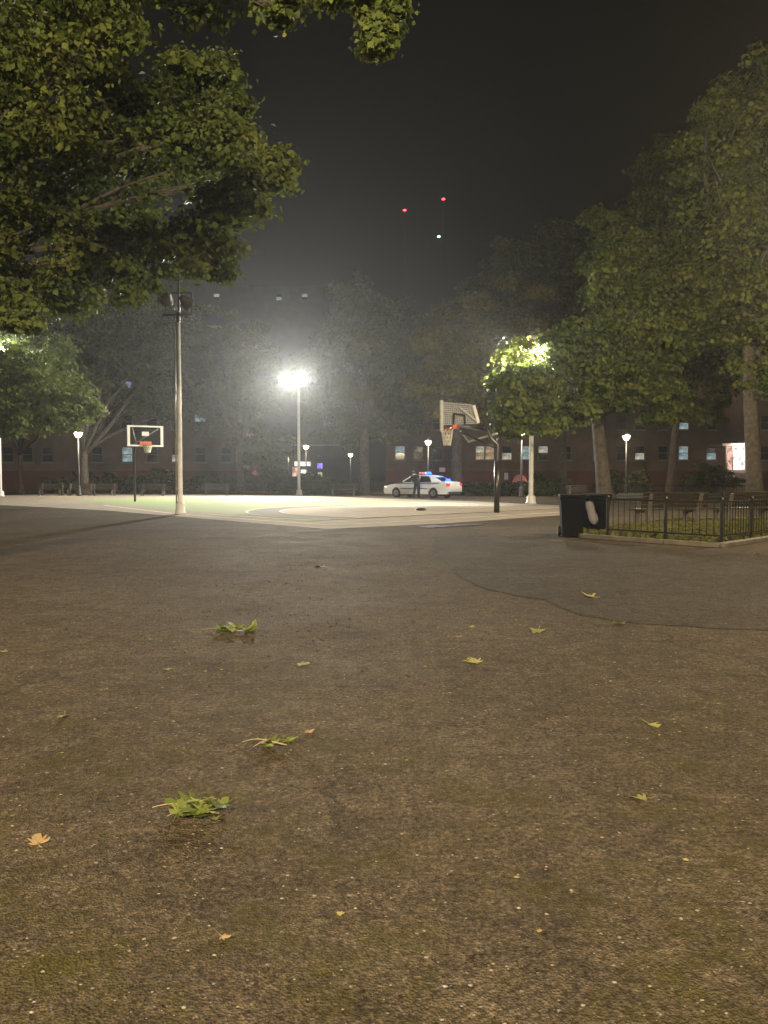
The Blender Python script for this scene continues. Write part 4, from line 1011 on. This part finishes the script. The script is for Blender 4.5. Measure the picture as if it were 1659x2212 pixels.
# grass blades in the near bed
rs = np.random.RandomState(3); nb_ = 9000
poly = [(p[0], p[1]) for p in lawn_pts]
def inside(x, y):
    c = False; j = len(poly) - 1
    for i in range(len(poly)):
        if (poly[i][1] > y) != (poly[j][1] > y) and x < (poly[j][0] - poly[i][0]) * (y - poly[i][1]) / (poly[j][1] - poly[i][1]) + poly[i][0]: c = not c
        j = i
    return c
pts = []
while len(pts) < nb_:
    x, y = rs.uniform(4, 13), rs.uniform(13, 22)
    if inside(x, y): pts.append((x, y, 0.07))
cen = np.array(pts); cen[:, 2] += 0.035
nrm = rs.normal(size=(nb_, 3)); nrm[:, 2] *= 0.25
gme = leaf_mesh('grass', cen, nrm, 0.05 + 0.08 * rs.random_sample(nb_), rs.random_sample(nb_), M_GRASS)
go = bpy.data.objects.new('grass', gme); C.objects.link(go); tag(go, 'short thin grass in the fenced bed', 'grass', kind='stuff')

# ------------------------------------------------------------------ benches
def make_bench(L=1.95):
    root = bpy.data.objects.new('park_bench', None); C.objects.link(root)
    for x in (-L / 2 + 0.22, L / 2 - 0.22):
        lg = MB(); lg.prism([(-0.30, 0), (-0.20, 0), (-0.14, 0.36), (0.22, 0.36), (0.20, 0), (0.30, 0), (0.33, 0.40), (0.44, 0.86), (0.37, 0.87), (0.26, 0.44), (-0.26, 0.42)], -0.05, 0.05)
        o = lg.build('leg_frame', M_CONC, root, loc=(x, 0, 0), rot=(0, 0, R(90)), bevel=0.01)
    sl = to_mesh(MB().box((0, 0, 0), (L, 0.075, 0.035)), 'slat', M_WOOD)
    for k in range(5): share('slat', sl, root, (0, -0.24 + 0.115 * k, 0.45))
    for k in range(4): share('slat', sl, root, (0, 0.318 + 0.028 * k, 0.545 + 0.105 * k), (R(75), 0, 0))
    return root
bench0 = make_bench(); used = [False]
def bench(label, loc, rz, group='park benches'):
    if not used[0]: o = bench0; used[0] = True
    else: o = copy_tree(bench0)
    o.location = loc; o.rotation_euler = (0, 0, rz); tag(o, label, 'bench', group)
b1 = (G(1368, 1143) + G(1502, 1131)) / 2
bench('wooden bench inside the fence nearest the bins, seen from behind', (b1.x, b1.y, 0.0), R(196) + R(0))
bench('wooden bench right of the nearest one, cut by the right edge', (b1.x + 2.4, b1.y + 0.75, 0.0), R(196))
g = G(1265, 1084); bench('far bench with shining slats left of the thick trunk', (g.x, g.y, 0), R(8))
g = G(110, 1070.5); bench('bench with shining slats below the left park lamp', (g.x, g.y, 0), R(0))
g = G(172, 1070.8); bench('second dark bench from the left edge behind the court', (g.x, g.y, 0), R(2))
g = G(240, 1070.8); bench('third dark bench from the left behind the court, under the clear backboard', (g.x - 0.6, g.y, 0), R(-3))
g = G(330, 1070.8); bench('dark bench just left of the near floodlight pole, behind the court', (g.x, g.y, 0), R(2))
g = G(468, 1070.5); bench('bench catching light between the two left floodlight poles', (g.x, g.y, 0), R(12))
g = G(742, 1071.5); bench('bench left of the hazy tree trunk by the police car', (g.x, g.y, 0), R(-4))

# ------------------------------------------------------------------ bins and bag
M_BIN = mat('black_bin_plastic', (0.005, 0.0055, 0.007), 0.8, var=0.25, spec=0.04)
def make_bin(label, loc, rz, s=1.0):
    t = thing('wheelie_bin', label, 'bin', loc, rz)
    o = MB(); 
    def ringv(w, d, z, oy=0): return [(-w / 2, -d / 2 + oy, z), (w / 2, -d / 2 + oy, z), (w / 2, d / 2 + oy, z), (-w / 2, d / 2 + oy, z)]
    lv = [(0.42, 0.44, 0.03), (0.46, 0.50, 0.45), (0.50, 0.56, 0.80), (0.54, 0.60, 0.80), (0.54, 0.60, 0.85)]
    vs = []; fs = []
    for w_, d_, z in lv: vs += ringv(w_, d_, z)
    for i in range(len(lv) - 1):
        for k in range(4): fs.append((4 * i + k, 4 * i + (k + 1) % 4, 4 * i + 4 + (k + 1) % 4, 4 * i + 4 + k))
    fs += [(3, 2, 1, 0), (16, 17, 18, 19)]
    o.add(vs, fs); o.build('body', M_BIN, t, bevel=0.02)
    MB().box((0, 0.0, 0.885), (0.56, 0.64, 0.05), taper=0.93).build('lid', M_BIN, t, bevel=0.015)
    MB().path([(-0.2, 0.34, 0.84), (-0.2, 0.40, 0.86), (0.2, 0.40, 0.86), (0.2, 0.34, 0.84)], 0.016, 8).build('handle', M_BIN, t)
    for x in (-0.24, 0.24):
        w = MB(); w.path([(x - 0.03, 0.24, 0.11), (x + 0.03, 0.24, 0.11)], 0.11, 14, smooth=True); w.build('wheel', M_TYRE, t)
    MB().path([(-0.26, 0.24, 0.11), (0.26, 0.24, 0.11)], 0.012, 8).build('axle', M_RIMS, t)
    MB().box((0, -0.285, 0.70), (0.38, 0.012, 0.03)).build('rib', M_BIN, t)
    return t
gb1 = G(1238, 1160.5); gb2 = G(1287, 1155)
make_bin('black wheeled bin left of the pair beside the fence', (gb1.x, gb1.y + 0.15, 0), R(-8))
make_bin('black wheeled bin right of the pair with a pale plastic bag hanging from it', (gb2.x + 0.02, gb2.y + 0.2, 0), R(12))
m, nt, N = nodes_of('thin_plastic'); out = N('ShaderNodeOutputMaterial'); pb_ = N('ShaderNodeBsdfPrincipled'); tt = N('ShaderNodeBsdfTransparent'); mx = N('ShaderNodeMixShader')
pb_.inputs['Base Color'].default_value = (0.34, 0.33, 0.35, 1); pb_.inputs['Roughness'].default_value = 0.25; mx.inputs[0].default_value = 0.7
nzz = N('ShaderNodeTexNoise'); nzz.inputs['Scale'].default_value = 14; bpp = N('ShaderNodeBump'); bpp.inputs['Distance'].default_value = 0.02
nt.links.new(nzz.outputs['Fac'], bpp.inputs['Height']); nt.links.new(bpp.outputs[0], pb_.inputs['Normal'])
nt.links.new(tt.outputs[0], mx.inputs[1]); nt.links.new(pb_.outputs[0], mx.inputs[2]); nt.links.new(mx.outputs[0], out.inputs[0]); M_BAG = m
bagc = PD(1272, 1110, gb2.y - 0.13); bag = MB(); vs = []; fs = []; nn = 16; lv = 9
for i in range(lv):
    s = i / (lv - 1); z = 0.27 - 0.50 * s; w_ = (0.075, 0.085, 0.088, 0.09, 0.095, 0.102, 0.108, 0.09, 0.03)[i]
    for k in range(nn):
        a = 2 * math.pi * k / nn; rr_ = w_ * (1 + 0.10 * math.sin(4 * a + 0.7 * i) + 0.05 * math.sin(9 * a))
        vs.append((rr_ * math.cos(a) + 0.13 * s, rr_ * math.sin(a) * 0.42, z + 0.015 * math.sin(3 * a + i)))
for i in range(lv - 1):
    for k in range(nn): fs.append((i * nn + k, i * nn + (k + 1) % nn, (i + 1) * nn + (k + 1) % nn, (i + 1) * nn + k))
fs.append(tuple((lv - 1) * nn + k for k in range(nn)))
bag.add(vs, fs, True); tag(bag.build('plastic_bag', M_BAG, loc=bagc), 'pale translucent plastic bag hanging down the front of the right bin', 'bag')

# ------------------------------------------------------------------ small things near the far lamp
M_ORANGE = mat('orange_cloth', (0.85, 0.30, 0.20), 0.7, var=0.15)
g = PD(1123, 1060, 58); tent = thing('dome_tent', 'small orange dome tent behind the right lamp post', 'tent', (g.x, g.y, 0))
dm = MB(); dm.lathe([(0.66, 0.0), (0.66, 0.5), (0.60, 0.95), (0.44, 1.32), (0.22, 1.52), (0.04, 1.58)], n=16); dm.build('cloth_dome', M_ORANGE, tent)
for k in range(4):
    a = k * math.pi / 4; MB().path([(r_ * math.cos(a) * s, r_ * math.sin(a) * s, z) for s, pr in ((1, ((0.675, 0.0), (0.675, 0.5), (0.615, 0.95), (0.455, 1.33), (0.235, 1.535), (0.0, 1.60))),) for r_, z in pr], 0.012, 5).build('tent_pole', M_CREAMD, tent)
g = G(1047, 1070); pbx = thing('planter_box', 'square brown wooden planter box right of the police car', 'planter', (g.x, g.y, 0), R(8))
for k in range(4):
    for sy in (-1, 1): MB().box((0, sy * 0.28, 0.09 + 0.125 * k), (0.62, 0.04, 0.115)).build('plank', M_WOODB if False else mat('planter_wood', (0.20, 0.09, 0.055), 0.8, var=0.3), pbx)
    for sx in (-1, 1): MB().box((sx * 0.29, 0, 0.09 + 0.125 * k), (0.04, 0.52, 0.115)).build('plank', MATS['planter_wood'], pbx)
MB().box((0, 0, 0.44), (0.53, 0.50, 0.06)).build('soil', M_GRASSB, pbx)
M_YEL = mat('yellow_green_paint', (0.45, 0.48, 0.12), 0.6)
g = G(1112, 1070.5); tag(MB().lathe([(0.10, 0), (0.10, 0.06), (0.065, 0.08), (0.06, 0.78), (0.07, 0.80), (0.05, 0.86), (0.01, 0.89)], n=12).build('bollard', M_YEL, loc=(g.x, g.y, 0)), 'short yellow-green bollard left of the right floodlight pole', 'bollard')
g = G(1093, 1067); sg = thing('notice_sign', 'small white notice on a post behind the hoop pole', 'sign', (g.x, g.y, 0))
MB().path([(0, 0, 0), (0, 0, 1.75)], 0.03, 8).build('post', M_POLEDK, sg); MB().box((0, -0.04, 1.45), (0.32, 0.02, 0.55)).build('panel', M_WHITE, sg, bevel=0.004)
g = G(1018, 1066.5)
sg = thing('notice_sign', 'small pale notice above the police car boot near the yellowing tree trunk', 'sign', (G(955, 1066).x, G(955, 1066).y, 0))
MB().path([(0, 0, 0), (0, 0, 2.2)], 0.03, 8).build('post', M_POLEDK, sg); MB().box((0, -0.04, 2.0), (0.5, 0.02, 0.36)).build('panel', M_WHITE, sg, bevel=0.004)

# ------------------------------------------------------------------ shrubs
def shrub(label, px, py, w, h, seed, d=None):
    b_ = G(px, py) if d is None else Vector((bx(px, d), d, 0))
    t = thing('shrub', label, 'shrub', (b_.x, b_.y, 0), 0, 'shrubs along the buildings')
    rr = random.Random(seed); lob = [((rr.uniform(-w / 2, w / 2), rr.uniform(-.4, .4), h * rr.uniform(.35, .8)), h * rr.uniform(.28, .45)) for _ in range(max(4, int(w * 2.2)))]
    st = MB()
    for c, r_ in lob: st.path([(c[0] * .4, c[1] * .4, -0.05), (c[0] * .7, c[1] * .8, c[2] * .5), c], [0.03, 0.022, 0.01], 5)
    st.build('stems', M_BARK, t)
    P, Nm, S, V = crown_cloud(lob, 40, 0.24, seed, 0.32)
    P[:, 2] = np.maximum(P[:, 2], 0.06)
    o = bpy.data.objects.new('foliage', leaf_mesh('foliage', P, Nm, S, V, M_SHRUB)); C.objects.link(o); o.parent = t
for i, (lab, px, d, w, h) in enumerate([('dark shrub left of the left park lamp', 128, 66, 2.2, 1.5), ('broad shrub under the clear backboard', 325, 66, 4.0, 1.9), ('shrub right of the left park lamp', 215, 67, 3.0, 1.7),
        ('pale shrub left of the central floodlight pole', 575, 68, 3.6, 2.4), ('low shrub right of the central floodlight pole', 700, 69, 3.6, 1.6), ('shrub right of the orange tent', 1190, 66, 3.4, 1.8),
        ('shrub behind the thick trunk', 1345, 66, 3.6, 1.8), ('dark bushy shrub left of the lit lobby', 1530, 66, 3.4, 2.3), ('shrub left of the near floodlight pole', 455, 68, 3.0, 1.6)]):
    shrub(lab, px, 0, w, h, 40 + i, d)

def hedge(label, px0, px1, d, h, seed):
    x0, x1 = bx(px0, d), bx(px1, d); t = thing('hedge', label, 'hedge', ((x0 + x1) / 2, d, 0), 0, 'low hedges behind the court'); W = x1 - x0
    rr = random.Random(seed); st = MB(); lob = []
    for i in range(int(W / 0.55)):
        x = -W / 2 + 0.55 * i + rr.uniform(-.1, .1); st.path([(x, 0, -0.05), (x + rr.uniform(-.1, .1), rr.uniform(-.1, .1), h * .7)], [0.025, 0.01], 5)
        lob += [((x, rr.uniform(-.15, .15), h * .35), 0.34), ((x + .2, rr.uniform(-.15, .15), h * .72), 0.34)]
    st.build('stems', M_BARK, t)
    P, Nm, S, V = crown_cloud(lob, 26, 0.17, seed, 0.2); P[:, 2] = np.clip(P[:, 2], 0.05, h * (1.0 + 0.06 * np.sin(P[:, 0] * 3.1)))
    o = bpy.data.objects.new('foliage', leaf_mesh('foliage', P, Nm, S, V, M_SHRUB)); C.objects.link(o); o.parent = t
hedge('low clipped hedge in front of the orange tent, right of the police car', 1010, 1240, 56.5, 1.0, 71)
hedge('long low hedge behind the left benches', 130, 470, 64.5, 1.15, 72)
hedge('low hedge either side of the central floodlight pole foot', 480, 770, 66, 1.05, 73)

# ------------------------------------------------------------------ fallen leaves, sprigs, litter
M_FL = leafmat('fallen_green', (0.045, 0.062, 0.014), (0.10, 0.125, 0.028), (0.22, 0.235, 0.08), 0.25)
M_FLY = leafmat('fallen_yellow', (0.15, 0.15, 0.04), (0.21, 0.20, 0.065), (0.30, 0.27, 0.10), 0.25)
M_FLT = leafmat('fallen_tan', (0.16, 0.10, 0.045), (0.24, 0.16, 0.075), (0.33, 0.24, 0.12), 0.2)
M_TWIG = mat('twig', (0.22, 0.17, 0.10), 0.8)
def leaf_shape(size, rr, curl=0.3):
    # pointed five-lobed leaf with a short stalk
    half_ = [(12, 1.0), (20, 0.74), (27, 0.52), (38, 0.76), (50, 0.62), (62, 0.36), (80, 0.56), (98, 0.46), (118, 0.24), (150, 0.16)]
    prof = [(-a, r_) for a, r_ in half_[::-1]] + [(0, 1.12)] + half_
    pts = [(0, 0, 0)]; ph = rr.uniform(0, 6.28); cv = rr.uniform(-0.5, 0.9)
    for a, r_ in prof:
        a = R(a + rr.uniform(-5, 5)); r_ *= size * rr.uniform(0.85, 1.12)
        x, y = r_ * math.cos(a), r_ * math.sin(a)
        pts.append((x, y, abs(curl * r_ * r_ / size * (0.5 + 0.5 * math.sin(3 * a + ph)) + cv * curl * y * y / size)))
    fs = [(0, i, i + 1) for i in range(1, len(prof))]
    return pts, fs
def leaf_object(name, label, px, py, size, m_, seed, n=1, spread=0.0, group='fallen leaves', twig=False, cat='leaf', height=0.02):
    g = G(px, py); rr = random.Random(seed)
    t = thing(name, label, cat, (g.x, g.y, 0.004), 0, group) if (n > 1 or twig) else None
    def one():
        pts, fs = leaf_shape(size * rr.uniform(0.75, 1.15), rr, rr.uniform(0.15, 0.55)); mb = MB(); mb.add(pts, fs)
        mb.path([(0, 0, 0.002), (-size * 0.4, size * 0.05, 0.004), (-size * 0.75, 0, 0.012)], [size * .03, size * .025, size * .02], 4)
        return mb
    for k in range(n):
        mb = one(); o = mb.build('leaf' if t else name, m_, t)
        a = o.data.attributes.new('leafvar', 'FLOAT', 'FACE'); v = rr.random(); a.data.foreach_set('value', [v] * len(o.data.polygons))
        ex = rr.uniform(-spread, spread); ey = rr.uniform(-spread * .7, spread * .7)
        o.rotation_euler = (rr.uniform(-.28, .28) if n > 1 else rr.uniform(-.05, .05), rr.uniform(-.3, .12) if n > 1 else rr.uniform(-.15, .1), rr.uniform(0, 6.28))
        o.location = (ex, ey, 0.004 + (rr.uniform(0.0, 0.6) * height * (1 - (abs(ex) + abs(ey)) / (2.4 * spread)) if n > 1 else size * 0.06)) if t else (g.x, g.y, 0.004)
        if not t: tag(o, label, cat, group)
    if twig:
        mb = MB(); tq = [(-spread * 2.2 + spread * 3.1 * q, spread * (0.35 * math.cos(2.6 * q + .3) + .12 * math.sin(7 * q)), 0.008 + 0.02 * math.sin(math.pi * q)) for q in np.linspace(0, 1, 12)]; mb.path(tq, [0.0018 + 0.0018 * q for q in np.linspace(0, 1, 12)], 6)
        mb.path([(-spread * .4, spread * .1, 0.02), (-spread * .8, -spread * .1, 0.02), (-spread * 1.3, -spread * .5, 0.006)], [0.003, 0.0025, 0.0015], 5)
        mb.build('twig', M_TWIG, t)
leaf_object('leaf_sprig', 'largest green leafy sprig with a curved twig lying on the asphalt', 432, 1758, 0.060, M_FL, 1, 26, 0.085, 'fallen leafy sprigs', True, 'sprig', 0.06)
leaf_object('leaf_sprig', 'broad pale green sprig lying farther back on the asphalt', 513, 1366, 0.075, M_FL, 2, 26, 0.14, 'fallen leafy sprigs', True, 'sprig', 0.09)
leaf_object('leaf_sprig', 'small flat green sprig between the two larger sprigs', 592, 1612, 0.05, M_FL, 3, 9, 0.07, 'fallen leafy sprigs', True, 'sprig', 0.035)
for i, (lab, px, py, s, m_) in enumerate([
        ('curled tan leaf near the left edge in the foreground', 84, 1824, 0.075, M_FLT), ('yellow star-shaped leaf in the right foreground', 1394, 1727, 0.05, M_FLY),
        ('yellow-green leaf beside the asphalt patch edge', 1340, 1348, 0.11, M_FLY), ('yellow-green leaf left of the asphalt patch edge', 1162, 1361, 0.12, M_FLY),
        ('left of two pale leaves touching near the middle', 1008, 1430, 0.06, M_FLY), ('right of two pale leaves touching near the middle', 1028, 1432, 0.075, M_FLY),
        ('pale leaf lying on the darker asphalt patch', 1278, 1290, 0.12, M_FLY), ('small green leaf near the left edge above the tan one', 138, 1547, 0.062, M_FL),
        ('brownish leaf on the right, lower than the patch edge', 1404, 1566, 0.06, M_FLY), ('pale leaf cut by the left edge', 9, 1407, 0.07, M_FLY),
        ('whitish leaf scrap right of the broad sprig', 645, 1437, 0.06, M_FLY), ('tiny leaf left of the whitish scrap', 367, 1447, 0.05, M_FLY),
        ('thin orange leaf right of the small flat sprig', 666, 1584, 0.045, M_FLT), ('small tan leaf scrap in the middle distance', 989, 1377, 0.06, M_FLT),
        ('pale leaf scrap above the small tan scrap', 1019, 1356, 0.06, M_FLY), ('tan leaf scrap low in the left foreground', 480, 2026, 0.022, M_FLT),
        ('yellow leaf scrap low in the middle foreground', 738, 1978, 0.018, M_FLY), ('pale scrap by the kerb at the right edge', 1632, 1196, 0.10, M_FLY),
        ('pale leaf scrap beyond the broad sprig, left of centre', 695, 1224, 0.10, M_FLY)]):
    leaf_object('fallen_leaf', lab, px, py, s * 1.05, m_, 100 + i)
g = G(909, 1104); tb_ = MB().lathe([(0.06, 0), (0.17, 0.02), (0.19, 0.06), (0.12, 0.11), (0.03, 0.12)], n=9); ob = tb_.build('crumpled_rag', M_TRIM, loc=(g.x, g.y, 0.024)); ob.scale = (1.1, 0.7, 0.8); tag(ob, 'small dark crumpled rag lying on the tan court', 'rag')

# loose chips and grit scattered over the near asphalt (uncountable)
rs = np.random.RandomState(5); chips = {}
for nm, m_, cnt, lo, hi in (('grit', mat('pale_grit', (0.13, 0.115, 0.09), 0.9, var=0.85, scale=37), 11000, 0.0012, 0.0046), ('leaf_litter', mat('brown_litter', (0.032, 0.024, 0.014), 0.9, var=0.6, scale=29), 6000, 0.002, 0.009), ('leaf_crumbs', mat('yellow_litter', (0.16, 0.14, 0.035), 0.8, var=0.6, scale=5), 420, 0.002, 0.007)):
    y = 1.2 + 13 * rs.random_sample(cnt) ** 1.25; x = (rs.random_sample(cnt) - 0.5) * (y * 1.25 + 1.5)
    s = lo + (hi - lo) * rs.random_sample(cnt) ** 3; s *= 1 + np.minimum(y, 5.0) * 0.12; ang = rs.random_sample(cnt) * 6.28; fl = 0.35 + 0.4 * rs.random_sample(cnt)
    V = np.empty((cnt, 6, 3)); base = np.stack([x, y, np.full(cnt, 0.001)], 1)
    for k in range(5):
        a = ang + k * 1.2566; q = s * (0.75 + 0.5 * rs.random_sample(cnt)); V[:, k] = base + np.stack([np.cos(a) * q * 1.3, np.sin(a) * q, np.zeros(cnt)], 1)
    V[:, 5] = base + np.stack([np.zeros(cnt), np.zeros(cnt), s * fl], 1)
    idx = np.arange(cnt)[:, None] * 6
    tri = np.concatenate([idx + np.array([k, (k + 1) % 5, 5]) for k in range(5)], 0)
    me = bpy.data.meshes.new(nm); me.from_pydata(V.reshape(-1, 3).tolist(), [], tri.tolist()); me.materials.append(m_); me.update()
    o = bpy.data.objects.new(nm, me); C.objects.link(o); tag(o, 'loose ' + {'grit': 'pale chips', 'leaf_litter': 'brown crumbs', 'leaf_crumbs': 'yellow leaf crumbs'}[nm] + ' scattered over the foreground asphalt', nm.replace('_', ' '), kind='stuff')

# ------------------------------------------------------------------ haze volume added to imitate the lens glare round the lamps
m, nt, N = nodes_of('glare_haze'); out = N('ShaderNodeOutputMaterial'); pv = N('ShaderNodeVolumePrincipled')
pv.inputs['Color'].default_value = (0.88, 0.93, 1.0, 1); pv.inputs['Density'].default_value = GLARE_HAZE_D; pv.inputs['Anisotropy'].default_value = 0.66
nt.links.new(pv.outputs[0], out.inputs['Volume']); M_GLARE_HAZE = m
hz = MB().box((0, 200, 60), (860, 660, 122)).build('haze', M_GLARE_HAZE)
tag(hz, 'thin haze added to imitate the lens glare round the lamps', 'haze', kind='stuff')
